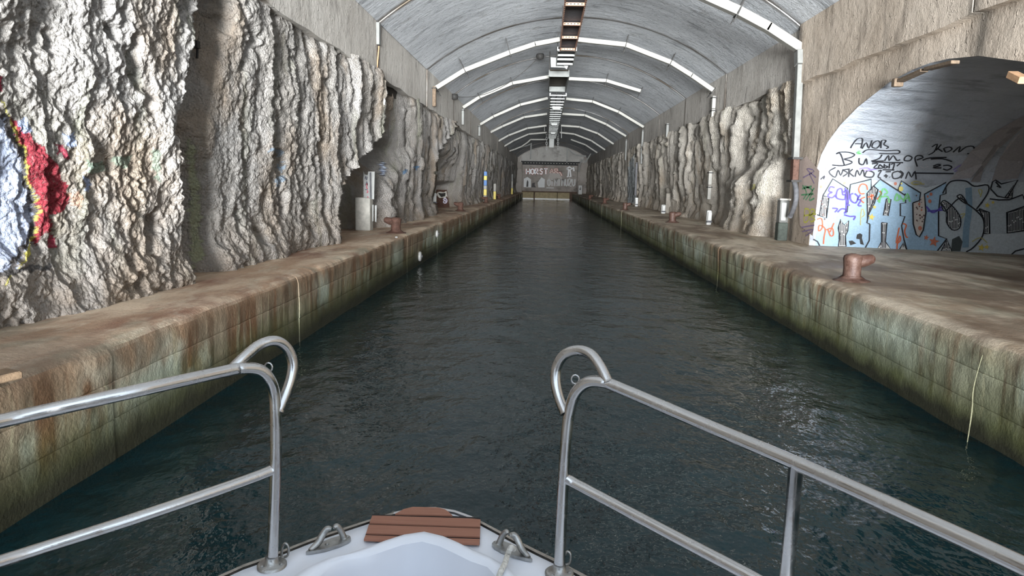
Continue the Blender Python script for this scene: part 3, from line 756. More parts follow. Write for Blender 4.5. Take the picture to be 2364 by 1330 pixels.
    st([[(540, 318), (515, 335), (545, 345), (515, 330)], [(700, 770), (730, 650), (770, 680), (740, 700)], [(710, 720), (770, 715), (785, 770)], [(830, 750), (850, 690), (870, 740), (840, 750)], [(905, 760), (940, 690), (960, 760)], [(720, 665), (690, 760)], [(870, 700), (900, 740), (960, 720)]], G, .035, 7, 3, 'spray_tag', 'light green tag')
    O = (.60, .15, .07)
    st([[(600, 660), (590, 620), (550, 610), (525, 650), (540, 690), (575, 690)], [(580, 720), (540, 740), (570, 770)], [(600, 720), (650, 710), (630, 700), (640, 740)], [(700, 670), (720, 690), (680, 740)], [(170, 910), (210, 905), (215, 980), (185, 1010), (190, 960), (240, 990), (230, 1060), (225, 1120)], [(250, 1000), (300, 985), (310, 1040), (285, 1050), (265, 1000)], [(315, 940), (280, 1020)],
        [(900, 945), (930, 960), (915, 1010), (930, 1060), (945, 1060)], [(870, 980), (845, 1110), (880, 1090), (875, 1050), (855, 1110), (850, 1165)]], O, .03, 7, 3, 'spray_tag', 'orange squiggles')
    def star(cx, cy, r, n=5): return [(cx + (r if k % 2 == 0 else r * .42) * math.sin(PI * k / n + .2), cy - (r if k % 2 == 0 else r * .42) * math.cos(PI * k / n + .2)) for k in range(2 * n)]
    f([star(635, 890, 32), star(660, 805, 20), star(1620, 790, 26), star(1668, 765, 18), star(1570, 1150, 34), star(1615, 1145, 24)], (.72, .56, .12), 7, 'painted_star', 'yellow star')
    f([star(1165, 1100, 48), star(1100, 1065, 26)], (.62, .20, .12), 7, 'painted_star', 'orange star')
    def blob(cx, cy, r): return [(cx + r * math.cos(a), cy + r * 1.15 * math.sin(a)) for a in np.linspace(0, 2 * PI, 9)[:-1]]
    f([blob(885, 650, 20), blob(250, 605, 12), blob(405, 600, 12), blob(890, 605, 8)], (.76, .66, .2), 7)
    f([blob(838, 606, 13), blob(205, 632, 11), blob(1140, 695, 13), blob(1130, 755, 15), blob(1112, 715, 9), blob(1047, 985, 17), blob(1040, 780, 10), blob(1060, 830, 8)], (.58, .2, .13), 7)
    f([blob(random.choice((random.uniform(1010, 1080), random.uniform(195, 240))), random.uniform(700, 950), random.uniform(4, 8)) for _ in range(26)], (.16, .10, .09), 8)
    st([[(540, 960), (545, 850), (560, 820), (575, 870), (550, 890)], [(970, 600), (1010, 585), (1060, 600), (1010, 615), (970, 600)], [(980, 610), (1085, 608)], [(1390, 870), (1430, 860), (1400, 900)], [(1490, 1100), (1560, 1065), (1620, 1110)], [(1560, 700), (1545, 660), (1575, 665), (1560, 720)]], (.52, .46, .16), .018, 7, 3, 'spray_tag')
    f([[(510, 1040), (535, 1028), (556, 1040), (552, 1070), (570, 1128), (540, 1120), (535, 1080), (505, 1075)], [(440, 1095), (470, 1090), (505, 1115), (455, 1130)]], (.04, .04, .04), 7, 'stencil', 'small black stencil')
    st([[(1460, 640), (1465, 820), (1440, 1000), (1435, 1150)]], (.22, .33, .42), .12, 5, 3, 'paint_run', 'blue-grey paint run')
    f([[(1320, 1080), (1380, 1050), (1410, 1100), (1390, 1180), (1310, 1180)]], (.07, .08, .08), 6)
    st([[(925, 460), (935, 468)], [(950, 460), (958, 468)], [(925, 474), (945, 480), (965, 470)], [(1070, 438), (1075, 445)], [(1100, 438), (1105, 445)], [(1048, 455), (1080, 470), (1120, 455)],
        [(1740, 470), (1735, 512), (1780, 500), (1790, 475), (1745, 468)], [(1850, 475), (1825, 470), (1820, 515), (1855, 512)], [(1825, 492), (1848, 492)], [(1880, 515), (1885, 475), (1920, 480), (1890, 495), (1930, 515)], [(1890, 425), (1895, 395), (1912, 420), (1925, 390)]], (.62, .60, .62), .018, 4, 1, 'spray_tag', 'white tag')
    # streak of light and its dark band, painted flat on the side vault
    f([[(1936, 20), (1936, 120), (1760, 270), (1600, 420), (1480, 560), (1300, 570), (1350, 520), (1480, 330), (1700, 150)]], (.42, .39, .39), 2, 'painted_light_streak')
    f([[(1936, 60), (1930, 110), (1720, 300), (1590, 480), (1560, 590), (1480, 590), (1570, 440), (1700, 250), (1850, 110)]], (.30, .275, .27), 3, 'painted_light_streak')
    f([[(1930, 140), (1936, 420), (1880, 560), (1660, 580), (1720, 400), (1820, 240)]], (.40, .375, .375), 2, 'painted_light_streak')
    # the pier between pipe and arch
    def pier(px, py, lift=0): return onx(px, py, XA - .02 - lift), np.array([-1., 0, 0])
    spray('spray_tag', [[(1853, 428), (1862, 445), (1855, 460)], [(1858, 430), (1876, 440), (1868, 462), (1880, 458)], [(1850, 450), (1878, 448)], [(1852, 436), (1874, 430)], [(1860, 462), (1880, 434)]], pier, (.12, .32, .16), .04, 1, wall_right, label='green scribble on the pier')
    spray('spray_tag', [[(1858, 482), (1856, 512), (1866, 508), (1868, 485), (1858, 482)], [(1870, 510), (1872, 484), (1882, 488), (1872, 497), (1882, 508), (1871, 512)], [(1856, 498), (1884, 494)]], pier, (.60, .58, .12), .04, 1, wall_right, label='yellow letters on the pier')
    spray('spray_tag', [[(1850, 525), (1880, 520)], [(1852, 535), (1878, 530), (1860, 545)], [(1854, 410), (1880, 395), (1862, 390), (1884, 410)], [(1868, 400), (1880, 424)]], pier, (.26, .20, .34), .03, 1, wall_right, label='violet scrawl on the pier')
    fill('painted_fill', [[(1846, 372), (1862, 360), (1892, 395), (1886, 470), (1876, 545), (1846, 520), (1844, 430)]], pier, (.50, .40, .35), 0, wall_right)
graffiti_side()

GLY = {'H': [[(0, 0), (0, 1)], [(.8, 0), (.8, 1)], [(0, .5), (.8, .5)]], 'O': [[(.4, 0), (.05, .25), (.05, .75), (.4, 1), (.75, .75), (.75, .25), (.4, 0)]], 'R': [[(0, 1), (0, 0), (.6, .05), (.65, .4), (0, .5), (.75, 1)]],
       'S': [[(.7, .1), (.3, 0), (.05, .25), (.65, .6), (.5, 1), (.0, .9)]], 'T': [[(0, 0), (.8, 0)], [(.4, 0), (.4, 1)]], 'A': [[(0, 1), (.4, 0), (.8, 1)], [(.15, .65), (.65, .65)]], 'M': [[(0, 1), (.1, 0), (.4, .6), (.7, 0), (.8, 1)]],
       'U': [[(0, 0), (.05, .8), (.4, 1), (.75, .8), (.8, 0)]], 'Z': [[(0, 0), (.8, 0), (0, 1), (.8, 1)]], '1': [[(.3, .0), (.3, 1)]], 'i': [[(.3, .3), (.3, 1)], [(.3, .0), (.3, .1)]], 'L': [[(0, 0), (0, 1), (.6, 1)]]}
def word(txt, x0, y0, x1, y1):
    w = (x1 - x0) / len(txt); out = []
    for i, ch in enumerate(txt):
        for s in GLY[ch]: out.append([(x0 + (i + a * .95) * w, y0 + b * (y1 - y0)) for a, b in s])
    return out
Z4 = lambda pts: [(1100 + x / 7, 300 + y / 7) for x, y in pts]
def graffiti_end():
    def S(px, py, lift=0.0): return ony(px, py, YE - .02 - lift * 3), np.array([0, -1., 0])
    hs = [Z4(p) for p in word('HORST', 805, 628, 1165, 715)]
    spray('letter_outline', hs, S, (.28, .07, .045), .34, 1, wall_back, 1)
    spray('painted_letter', hs, S, (.80, .80, .80), .2, 2, wall_back, 1, 'white capital letters with red edge')
    at = [Z4(p) for p in word('AR', 1185, 630, 1345, 700)] + [Z4([(1330, 690), (1355, 690), (1380, 740)])]
    spray('letter_outline', at, S, (.26, .06, .045), .3, 1, wall_back, 1); spray('painted_letter', at, S, (.62, .50, .44), .17, 2, wall_back, 1)
    fill('painted_fill', [Z4([(1150, 790), (1200, 690), (1280, 700), (1340, 700), (1385, 780), (1380, 800), (1300, 770), (1220, 800)])], S, (.36, .33, .30), 1, wall_back)
    fill('painted_fill', [Z4([(762, 925), (765, 790), (825, 760), (882, 800), (880, 930)]), Z4([(1000, 930), (990, 850), (1050, 765), (1105, 800), (1100, 930)])], S, (.55, .56, .55), 1, wall_back, 'white arch shapes')
    fill('painted_fill', [Z4([(805, 920), (812, 840), (825, 805), (840, 840), (836, 920)]), Z4([(900, 860), (945, 850), (940, 890), (960, 930), (890, 925)])], S, (.05, .045, .045), 2, wall_back)
    mz = [Z4(p) for p in word('OiM1MUZU', 1150, 795, 1605, 905)]
    spray('painted_letter', mz, S, (.62, .62, .60), .2, 2, wall_back, 1, 'white letters low on the wall')
    spray('letter_outline', mz, S, (.1, .1, .1), .05, 3, wall_back, 1)
    key = [Z4([(1455, 630), (1500, 598), (1550, 625), (1505, 650), (1455, 630)]), Z4([(1490, 655), (1480, 755), (1460, 755)]), Z4([(1515, 655), (1525, 755), (1500, 755)]), Z4([(1565, 605), (1572, 640), (1575, 665)])]
    spray('painted_letter', key, S, (.66, .66, .66), .2, 2, wall_back, 1, 'white standing figure sign')
    fill('painted_fill', [Z4([(1130, 928), (1250, 932), (1250, 944), (1130, 942)])], S, (.5, .5, .48), 2, wall_back)
graffiti_end()

# ------------------------------------------------------------------ floating pontoons at the end wall
for (a, b, z1, lab) in (((728, 995), (925, 995), 1.0, 'tan pontoon on the side of the narrow quay under the painted end wall'), ((945, 985), (1305, 985), 1.05, 'long dark tan pontoon between the two shorter ones at the end wall'), ((1310, 990), (1508, 990), .98, 'tan pontoon on the side of the wide quay under the painted end wall')):
    p = ony(1100 + a[0] / 7, 300 + a[1] / 7, 103.6); q = ony(1100 + b[0] / 7, 300 + b[1] / 7, 103.6)
    t = thing('pontoon', lab, 'pontoon', ((p[0] + q[0]) / 2, 104.4, 0), 'pontoons at the end wall')
    MB().box(((p[0] + q[0]) / 2, 104.4, .56), (q[0] - p[0], 1.5, .9), bevel=.05).build('body', M_TAN, t)
    MB().box(((p[0] + q[0]) / 2, 104.35, .06), (q[0] - p[0] + .02, 1.6, .22), bevel=.05).build('fender_strip', M_FOAM, t)

# ------------------------------------------------------------------ cable ducts along the vault
Z5 = lambda pts: [(980 + x / 3.326, y / 3.326) for x, y in pts]
def duct(y, pts, label, size=.19, mat=None, hang=(), px=True, ext=None):
    C = [ony(*p, y) for p in Z5(pts)] if px else [np.array((p[0], y, p[1])) for p in pts]
    if ext: C = ext(C)
    c = C[len(C) // 2]
    t = thing('cable_duct', label, 'duct', tuple(c), 'cable ducts across the vault')
    for a, b in zip(C, C[1:]):
        d = b - a; L = np.linalg.norm(d); d /= L; up = np.array([-d[2], 0, d[0]])
        if up[2] < 0: up = -up
        MB().box((a + b) / 2, (L + size * .25, size, size * .8), (d, (0, 1, 0), up), bevel=.012).build('duct_section', mat or M_DUCT, t)
    for i in hang:
        p = C[i]; a = (p[0] - XC) / ARCR; n = np.array([math.sin(a), 0, math.cos(a)])
        top = p + n * max(.2, (vault_z(p[0]) - p[2]) * math.cos(a) - .01)
        for dy in (-.13, .13): MB().tube([p - n * .3 + (0, dy, 0), top + (0, dy, 0)], .014, 5).build('hanger', M_BLACK, t)
        MB().box(p - n * .12, (.05, .34, .025), ((n[2], 0, -n[0]), (0, 1, 0), n)).build('strap', M_BLACK, t)
    return t
duct(17.9, [(1.15, 7.42), (2.3, 7.25), (3.72, 6.66), (4.45, 6.36), (5.18, 6.0), (5.98, 5.52)], 'nearest cream duct, descending from the vault to the pier by the side arch', .26, hang=(3,), px=False)
duct(26.85, [(85, 680), (310, 540), (655, 405), (850, 340), (1035, 305)], 'longest unbroken cream duct on the side of the pale rock', .2, hang=(0, 1, 2))
duct(26.85, [(1170, 305), (1545, 345), (1890, 480), (2050, 580), (2215, 695)], 'cream duct from the cable tray to the tan rock, second from the boat', .2, hang=(1, 2, 4))
duct(35.8, [(300, 825), (425, 745), (675, 640), (955, 590)], 'cream duct on the pale rock side level with the dark hatch', hang=(1, 2))
duct(35.8, [(1110, 605), (1395, 620), (1660, 700)], 'short cream duct level with the dark hatch, broken off halfway to the tan rock', hang=(1, 2))
LABD = {45.3: 'third', 54: 'fourth', 63: 'fifth', 72: 'sixth'}
for y, l, r in ((45.3, [(430, 955), (530, 895), (735, 805), (945, 755)], [(1090, 760), (1290, 780), (1490, 860), (1680, 975)]),
                (54, [(510, 1015), (600, 970), (765, 900), (940, 875)], [(1060, 875), (1230, 885), (1395, 955), (1545, 1045)]),
                (63, [(565, 1085), (645, 1040), (790, 985), (935, 965)], [(1050, 965), (1190, 975), (1330, 1025), (1450, 1105)]),
                (72, [(610, 1125), (685, 1080), (800, 1030), (935, 1018)], [(1040, 1018), (1150, 1030), (1280, 1080), (1385, 1150)])):
    duct(y, l, f'{LABD[y]} pale duct arc from the boat, half on the pale rock side', hang=(1, 2))
    duct(y, r, f'{LABD[y]} pale duct arc from the boat, half on the tan rock side', hang=(1, 2))
duct(82, [(645, 1162), (690, 1148), (745, 1125), (790, 1095), (815, 1072), (930, 1072)], 'sagging last duct arc on the pale rock side near the end wall', hang=(4,))
duct(82, [(1125, 1072), (1235, 1112), (1325, 1172)], 'straight last duct on the tan rock side, loose from the tray', hang=(1,))
def loose(pts4, y, label, dy=0.0):
    y = y + .5 * len(pts4)
    C = [ony(*p, y + dy * i) for i, p in enumerate(Z4(pts4))]
    t = thing('fallen_duct', label, 'duct', tuple(C[0]), 'broken ducts before the end wall')
    for a, b in zip(C, C[1:]):
        d = b - a; L = np.linalg.norm(d); d /= L; w = np.cross(d, (0, 1, 0)); w /= np.linalg.norm(w)
        MB().box((a + b) / 2, (L + .04, .16, .16), (d, np.cross(w, d), w)).build('duct_section', M_DUCTG, t)
    return t
loose([(885, 215), (872, 475)], 90, 'broken duct piece hanging upright on the pale rock side')
loose([(1470, 290), (1460, 525)], 90, 'broken duct piece hanging upright on the tan rock side')
loose([(690, 285), (760, 270), (830, 250), (870, 225)], 90, 'bent duct strip behind the sagging last arc')
loose([(1480, 305), (1540, 365), (1620, 410), (1770, 425)], 90, 'curled duct strip sagging towards the tan rock')
loose([(1845, 385), (1755, 535)], 92, 'short slanting duct piece by the tan rock near the end wall')
loose([(1705, 480), (1665, 570), (1655, 680)], 98, 'thin bent duct piece hanging before the tan rock')

# vertical ducts on the walls
def wallbox(mb, p0, p1, w, d):
    a, b = np.array(p0, float), np.array(p1, float); dirv = b - a; L = np.linalg.norm(dirv); dirv /= L
    wv = np.cross(dirv, (1, 0, 0)); wv /= np.linalg.norm(wv)
    mb.box((a + b) / 2, (L, w, d), (dirv, wv, np.cross(dirv, wv)), bevel=.01); return mb
def vduct():
    xw = 5.93
    t = thing('wall_duct', 'tall grey-white duct standing against the pier edge beside the side arch', 'duct', (xw, 18.05, .93))
    a = onx(1846, 118, xw); b = onx(1836, 366, xw); m = onx(1846, 150, xw)
    wallbox(MB(), a, m, .26, .18).build('junction_box', M_DUCTG, t)
    wallbox(MB(), m, b, .17, .14).build('duct_section', plain('weathered_duct', (.13, .13, .12), .7, 0, .2, 6), t)
    wallbox(MB(), m + (.06, -.02, 0), b + (.06, -.02, 0), .03, .05).build('lit_edge_strip', M_DUCT, t)  # paler strip paints the lit edge of the duct
    c = onx(1833, 418, xw); wallbox(MB(), b, c, .2, .14).build('duct_section', M_RUST, t, label='rusted lower section')
    for q in (b, c): MB().box(q, (.24, .36, .05)).build('bracket', M_BLACK, t)
    pts = [onx(1833, 418, xw), onx(1838, 440, xw), onx(1836, 470, xw), onx(1824, 500, xw)]
    MB().tube(pts, .06, 8, 4).build('conduit', M_DKPANEL, t, True)
    t = thing('lamp_box', 'white-fronted lamp box on a dark post at the foot of the pier', 'lamp', tuple(onz(1812, 553, ZQ)), 'lamp boxes along the quays')
    o = onz(1812, 556, ZQ); o[0] = 5.92; o[1] = 18.1
    MB().box((o[0], o[1], ZQ + .22), (.24, .26, .46), bevel=.02).build('post', plain('dark_green_paint', (.05, .06, .05), .7), t)
    MB().box((o[0], o[1], ZQ + .72), (.22, .26, .56), bevel=.02).build('housing', M_DUCTG, t)
    MB().box((o[0] - .02, o[1] - .14, ZQ + .72), (.12, .03, .44), bevel=.01).build('lamp_glass', M_GLASS, t)
    MB().box((o[0], o[1], ZQ + 1.02), (.26, .3, .04)).build('lid', M_POST, t)
vduct()
def vduct2(px0, py0, px1, py1, x, w, label, mat=M_DUCT, split=0):
    a, b = onx(px0, py0, x), onx(px1, py1, x); b[1] = a[1]
    t = thing('wall_duct', label, 'duct', tuple(b), 'ducts running down the walls')
    n = max(1, split)
    for k in range(n):
        p = a + (b - a) * k / n; q = a + (b - a) * (k + .96) / n
        wallbox(MB(), p, q, w, .12).build('duct_section', mat, t)
        MB().box(p - (0, 0, .06), (.16, w + .12, .035)).build('bracket', M_BLACK, t)
    return t
vduct2(1648, 222, 1644, 282, 5.9, .18, 'short cream duct dropping from the second arc down the concrete band', M_DUCT, 2)
vduct2(1640, 395, 1640, 462, 5.85, .14, 'broken white duct standing on the tan rock above a small lamp box', M_DUCT, 2)
vduct2(1484, 300, 1480, 380, 5.9, .16, 'grey duct dropping from the third arc on the tan rock side', M_DUCTG, 2)
vduct2(1446, 322, 1444, 372, 5.9, .15, 'grey duct dropping from the fourth arc on the tan rock side', M_DUCTG, 1)
vduct2(1541, 285, 1538, 318, 5.9, .2, 'stub of grey duct on the concrete band before the dark joint', M_DUCTG, 1)
vduct2(1470, 375, 1468, 455, 5.75, .13, 'dark pipe beside the blue-grey smooth patch of tan rock', M_DKPANEL, 1)
vduct2(1003, 200, 1003, 248, -4.08, .18, 'brownish duct under the end of the longest arc on the pale side', M_WOOD, 1)
vduct2(1069, 252, 1069, 290, -4.08, .16, 'grey duct under the hatch-level arc on the pale side', M_DUCTG, 1)
vduct2(1107, 290, 1107, 315, -4.08, .16, 'grey duct under the third arc on the pale side', M_DUCTG, 1)
# torn duct end on the pale side
t = thing('torn_duct', 'torn white duct hanging with an orange strip at the first joint of the pale wall', 'duct', tuple(onx(872, 150, -4.1)))
y_ = 17.9
wallbox(MB(), ony(871, 52, y_), ony(871, 104, y_), .16, .14).build('duct_section', M_DUCTG, t)
wallbox(MB(), ony(875, 106, y_), ony(870, 164, y_), .05, .03).build('wood_strip', M_ORWOOD, t)
wallbox(MB(), ony(870, 110, y_), ony(869, 150, y_), .05, .03).build('cable', M_BLACK, t)
MB().prism([ony(a, b, y_ - .12) for a, b in [(864, 168), (878, 160), (880, 172), (873, 196), (882, 218), (890, 232), (888, 243), (880, 236), (875, 222), (862, 206), (863, 188)]], (0, 1, 0), .02).build('torn_sheet', M_WHITEM, t)
wallbox(MB(), ony(859, 162, y_), ony(860, 178, y_), .09, .08).build('bracket', M_WHITEM, t)
# black hook at the top of the dark cleft
t = thing('wall_hook', 'small black iron hook in the shaded cleft of the pale rock', 'hook', tuple(onx(450, 105, -4.75)))
hk = lambda a, b: onx(a, b, -4.6)
MB().box(hk(450, 103), (.1, .08, .09)).tube([hk(432, 99), hk(452, 100), hk(456, 108), hk(455, 134)], .018, 6).build('hook', M_BLACK, t)

# slack cable with two round boxes on the vault
t = thing('slack_cable', 'thin slack cable between two round black boxes on the vault', 'cable', tuple(ony(1248, 127, 31)))
p0 = onx(1049, 223, -4.1); p1 = ony(1247, 126, 31.5)
p1[2] = vault_z(p1[0]) - .1
mid = [p0 + (p1 - p0) * k + np.array([0, 0, -.55 * 4 * k * (1 - k)]) for k in np.linspace(0, 1, 12)]
MB().tube(mid, .014, 5).build('cable', M_BLACK, t)
for p in (p0, p1): MB().lathe(p, [(.03, -.13), (.15, -.11), (.17, 0), (.15, .1), (.03, .12)], 12).build('junction_box', M_BLACK, t, True)

# ------------------------------------------------------------------ cable tray along the crown
def tray(y0, y1, x0, x1, z, rungs, mat, label, side=.14, holes=False, cover=None, two=0):
    t = thing('cable_tray', label, 'cable tray', ((x0 + x1) / 2, (y0 + y1) / 2, z), 'cable tray sections under the crown')
    for x in (x0, x1):
        MB().box((x, (y0 + y1) / 2, z), (.035, y1 - y0, side)).build('side_rail', mat, t)
        if holes:
            mb = MB()
            for y in np.arange(y0 + .12, y1, .22): mb.box((x, y, z - side / 2 - .002), (.02, .08, .006))
            mb.build('rail_holes', M_BLACK, t)['kind'] = 'stuff'
    for y in rungs:
        MB().box(((x0 + x1) / 2, y, z - .02), (x1 - x0, .09, .08), bevel=.006).build('rung', mat, t)
        if holes:
            mb = MB()
            for x in np.arange(x0 + .06, x1 - .02, .1): mb.box((x, y - .047, z - .02), (.045, .006, .03))
            mb.build('rung_holes', M_BLACK, t)['kind'] = 'stuff'
    if cover is not None:
        MB().box(((x0 + x1) / 2, (y0 + y1) / 2, z + side / 2), (x1 - x0, y1 - y0, .012)).build('cover_sheet', cover, t)
    for y in np.arange(y0 + .3, y1, 3.0):
        for x in (x0, x1): MB().tube([(x, y, z), (x, y, vault_z(x) - .0)], .016, 5).build('hanger', M_BLACK, t)
    return t
tray(17.2, 26.9, .38, .93, 7.05, (17.6, 20.2, 22.6, 24.6, 26.7), M_ORANGE, 'orange-primed perforated cable tray nearest the boat', holes=True, cover=M_DKPANEL)
tray(27.1, 30.6, .30, .98, 7.12, (27.3, 28.3, 29.2, 30.3), M_WHITEM, 'white cable tray frame between the orange tray and the torn cover', cover=M_DKPANEL)
t = thing('torn_cover', 'bent white tray cover sheet hanging down in front of the dark hatch', 'cover', (.5, 31.4, 7.2))
MB().prism([ony(a, b, 31.2) for a, b in [(1271, 132), (1290, 134), (1318, 142), (1308, 160), (1303, 156), (1272, 155)]], (0, 1, 0), .03).build('sheet', M_WHITEM, t)
MB().prism([ony(a, b, 30.9) for a, b in [(1295, 144), (1316, 143), (1308, 159)]], (0, 1, 0), .02).build('folded_corner', M_GLASS, t)
for x in (.02, .85): MB().tube([(x, 31.2, 7.0), (x, 31.2, 7.75)], .02, 6).build('hanger', M_BLACK, t)
t = thing('roof_hatch', 'dark open hatch box in the crown between the torn cover and the ladder tray', 'hatch', (.45, 37, 7.3))
hz = 7.22
mb = MB()
for x in (.02, .93): MB().box((x, 37.2, hz + .12), (.05, 5.6, .3)).build('side_panel', M_DUCTG, t)
for y in (34.5, 39.9): MB().box((.475, y, hz + .1), (.95, .06, .26)).build('end_panel', M_DUCTG, t)
MB().box((.475, 37.2, hz + .28), (.9, 5.4, .03)).build('lining', plain('dark_brown_lining', (.07, .055, .04), .8), t)
for y in (35.3, 39.2):
    for x in (.02, .93): MB().tube([(x, y, hz), (x, y, vault_z(x))], .018, 5).build('hanger', M_BLACK, t)
def ladder():
    x0, x1, z = .1, .98, 7.08
    t = thing('ladder_tray', 'long white ladder tray with many rungs below the crown beyond the hatch', 'cable tray', (.53, 59, z), 'cable tray sections under the crown')
    for x in (x0, x1): MB().box((x, 59.2, z), (.06, 38, .16)).build('side_rail', M_WHITEM, t)
    for y in np.arange(40.4, 78, 1.55):
        MB().box((.53, y, z - .03), (x1 - x0, .12, .06)).build('rung', M_WHITEM, t)
    for x in (.15, .45, .8): MB().tube([(x, 40.3, z + .07), (x, 78, z + .07)], .03, 5).build('cable', M_BLACK, t)
    for y in (42, 48, 54, 60, 66, 72, 77):
        for x in (x0, x1): MB().tube([(x, y, z), (x, y, vault_z(x))], .022, 5).build('hanger', M_BLACK, t)
    for k, (y, w) in enumerate(((45, .55), (57.0, .5), (66.5, .45))):
        l = thing('tray_lamp', ('broad white lamp under the ladder tray, first beyond the hatch', 'white lamp under the ladder tray, second beyond the hatch', 'small white lamp under the ladder tray, farthest beyond the hatch')[k], 'lamp', (.53, y, z - .3), 'lamps under the ladder tray')
        MB().box((.53, y, z - .22), (w, .5, .14), bevel=.02).build('housing', M_WHITEM, l)
        MB().box((.53, y, z - .31), (w * .8, .36, .04), bevel=.01).build('diffuser', M_GLASS, l)
        for x in (.4, .66): MB().tube([(x, y, z - .16), (x, y, z - .07)], .02, 5).build('hanger', M_BLACK, l)
ladder()
t = thing('hanging_panel', 'white rectangular panel hanging on end below the last of the tray', 'lamp', (.5, 80, 6.3))  # plain hanging panel with a small box above, no lamp in it
c = ony(1273.5, 329, 80)
MB().box(c, (.55, .12, 1.1), bevel=.03).build('panel', M_WHITEM, t)
MB().box(c + (0.05, 0, .75), (.5, .3, .3), bevel=.03).build('head_box', M_DUCTG, t)
MB().tube([c + (0, 0, .85), (c[0], 80, vault_z(c[0]))], .03, 6).build('hanger', M_BLACK, t)
for k, (xp, ya, yb, lab) in enumerate(((1262, 300, 351, 'white chain hanging from the tray on the side of the pale rock'), (1288, 306, 347, 'white chain hanging from the tray on the side of the tan rock'))):
    a, b = ony(xp, ya, 78.3), ony(xp, yb, 78.3)
    t = thing('hanging_chain', lab, 'chain', tuple(a), 'chains at the end of the tray')
    n = 9; top = np.array([a[0], 78.3, vault_z(a[0])])
    for i in range(n):
        p = a + (b - a) * (i + .5) / n; L = np.linalg.norm(b - a) / n * .62
        ax = (1, 0, 0) if i % 2 else (0, 1, 0)
        ring = [p + np.array([0, 0, 1]) * L * math.cos(q) + np.array(ax) * .09 * math.sin(q) for q in np.linspace(0, 2 * PI, 11)]
        MB().tube(ring, .03, 5, cap=False).build('link', M_WHITEM, t)
    MB().tube([a, top], .02, 5).build('hanger', M_BLACK, t)
for xp, ya, yb, lab in ((1257, 275, 303, 'thin white rod hanging beside the ladder tray on the pale side'), (1296, 285, 319, 'thin white rod hanging beside the ladder tray on the tan side')):
    a, b = ony(xp, ya, 70), ony(xp, yb, 70)
    o = MB().tube([(a[0], 70, vault_z(a[0])), a, b], .035, 6).build('hanging_rod', M_WHITEM)
    tag(o, lab, 'rod', 'rods hanging from the vault')

# ------------------------------------------------------------------ mooring bollards
def bollard(p, s, horn, label, mat):
    p = np.array(p, float)
    if horn < 0 and p[0] < -3.78: p = p * (-3.78 / p[0])
    p[2] = ZQ - .01
    t = thing('mooring_bollard', label, 'bollard', tuple(p), 'mooring bollards on the quays')
    MB().lathe(p, [(.26 * s, 0), (.25 * s, .02 * s), (.19 * s, .04 * s), (.135 * s, .08 * s)], 20).build('base_flange', mat, t, True)
    prof = [(.135, .05), (.122, .1), (.12, .2), (.128, .28), (.135, .33), (.128, .37), (.095, .395), (.04, .405)]
    MB().lathe(p, [(r * s, z * s) for r, z in prof], 20).build('post', mat, t, True)
    h = np.array([horn, -.05, 0])
    pts = [p + h * .04 * s + (0, 0, .29 * s), p + h * .15 * s + (0, 0, .305 * s), p + h * .22 * s + (0, 0, .325 * s), p + h * .27 * s + (0, 0, .335 * s), p + h * .30 * s + (0, 0, .34 * s)]
    MB().tube(pts, [.1 * s, .09 * s, .08 * s, .066 * s, .03 * s], 12, 3).build('horn', mat, t, True)
    return t
bollard(onz(1965, 648, ZQ), .98, 1, 'large worn red bollard nearest the boat on the wide quay, before the graffiti arch', M_BOLL)
bollard(onz(1552, 514, ZQ), 1.0, 1, 'worn red bollard second from the boat on the wide quay', M_BOLL)
bollard(onz(1443, 485, ZQ), 1.0, 1, 'reddish bollard third from the boat on the wide quay', M_BOLL)
bollard(onz(1396, 470, ZQ), 1.0, 1, 'small far bollard fourth from the boat on the wide quay', M_RUST)
bollard(onz(1362, 460, ZQ), 1.0, 1, 'tiny farthest bollard on the wide quay near the end wall', M_RUST)
bollard(onz(914, 538, ZQ), .98, -1, 'dark rusty bollard nearest the boat on the narrow quay, beside the cave', M_RUST)
bollard(onz(1063, 484, ZQ), 1.0, -1, 'rusty bollard second on the narrow quay, before the leaning rusty sheet', M_RUST)
bollard(onz(1122, 464, ZQ), 1.0, -1, 'rusty bollard third on the narrow quay, by the blue and yellow pole', M_RUST)
bollard(onz(1152, 454, ZQ), 1.0, -1, 'tiny far bollard fourth on the narrow quay', M_RUST)

# ------------------------------------------------------------------ things on the narrow quay
c = onz(842, 531, ZQ); c[1] = 18.1
t = thing('service_post', 'square concrete post at the cave mouth topped by a scribbled white cover', 'post', tuple(c))
MB().box((c[0], c[1], ZQ + .41), (.38, .36, .84), bevel=.02).build('pedestal', M_POST, t)
P = lambda a, b: ony(760 + a / 4.156, 260 + b / 4.156, c[1] - .05)
cov = [P(330, 832), P(326, 560), P(340, 592), P(368, 600), P(376, 565), P(436, 566), P(430, 832)]
MB().prism(cov, (0, 1, 0), .04).build('cover_sheet', M_WHITEM, t)
MB().prism([P(388, 575), P(404, 572), P(410, 830), P(392, 830)], (0, -1, 0), .01).build('cover_slot', M_DKPANEL, t)
S_ = lambda a, b, l=0: (P(a, b) - np.array([0, .012, 0]), np.array([0, -1., 0]))
spray('scribble', [[(345, 640), (352, 610), (360, 650), (366, 615)], [(350, 700), (362, 660), (368, 700)], [(345, 740), (370, 735)]], S_, (.08, .08, .1), .018, 0, t)
spray('scribble', [[(355, 690), (368, 680), (360, 720), (372, 730)], [(362, 745), (374, 760), (360, 770)], [(366, 805), (374, 812), (366, 822)]], S_, (.5, .05, .08), .018, 0, t, label='red scribble')
mb = MB(); mb.prism([P(412, 885), P(426, 885), P(424, 1040), P(412, 1048)], (0, 1, 0), .05); mb.build('cable_cover', M_WHITEM, t)
MB().prism([P(438, 890), P(456, 888), P(452, 1052), P(438, 1045)], (0, 1, 0), .05).build('cable_cover', M_WHITEM, t)
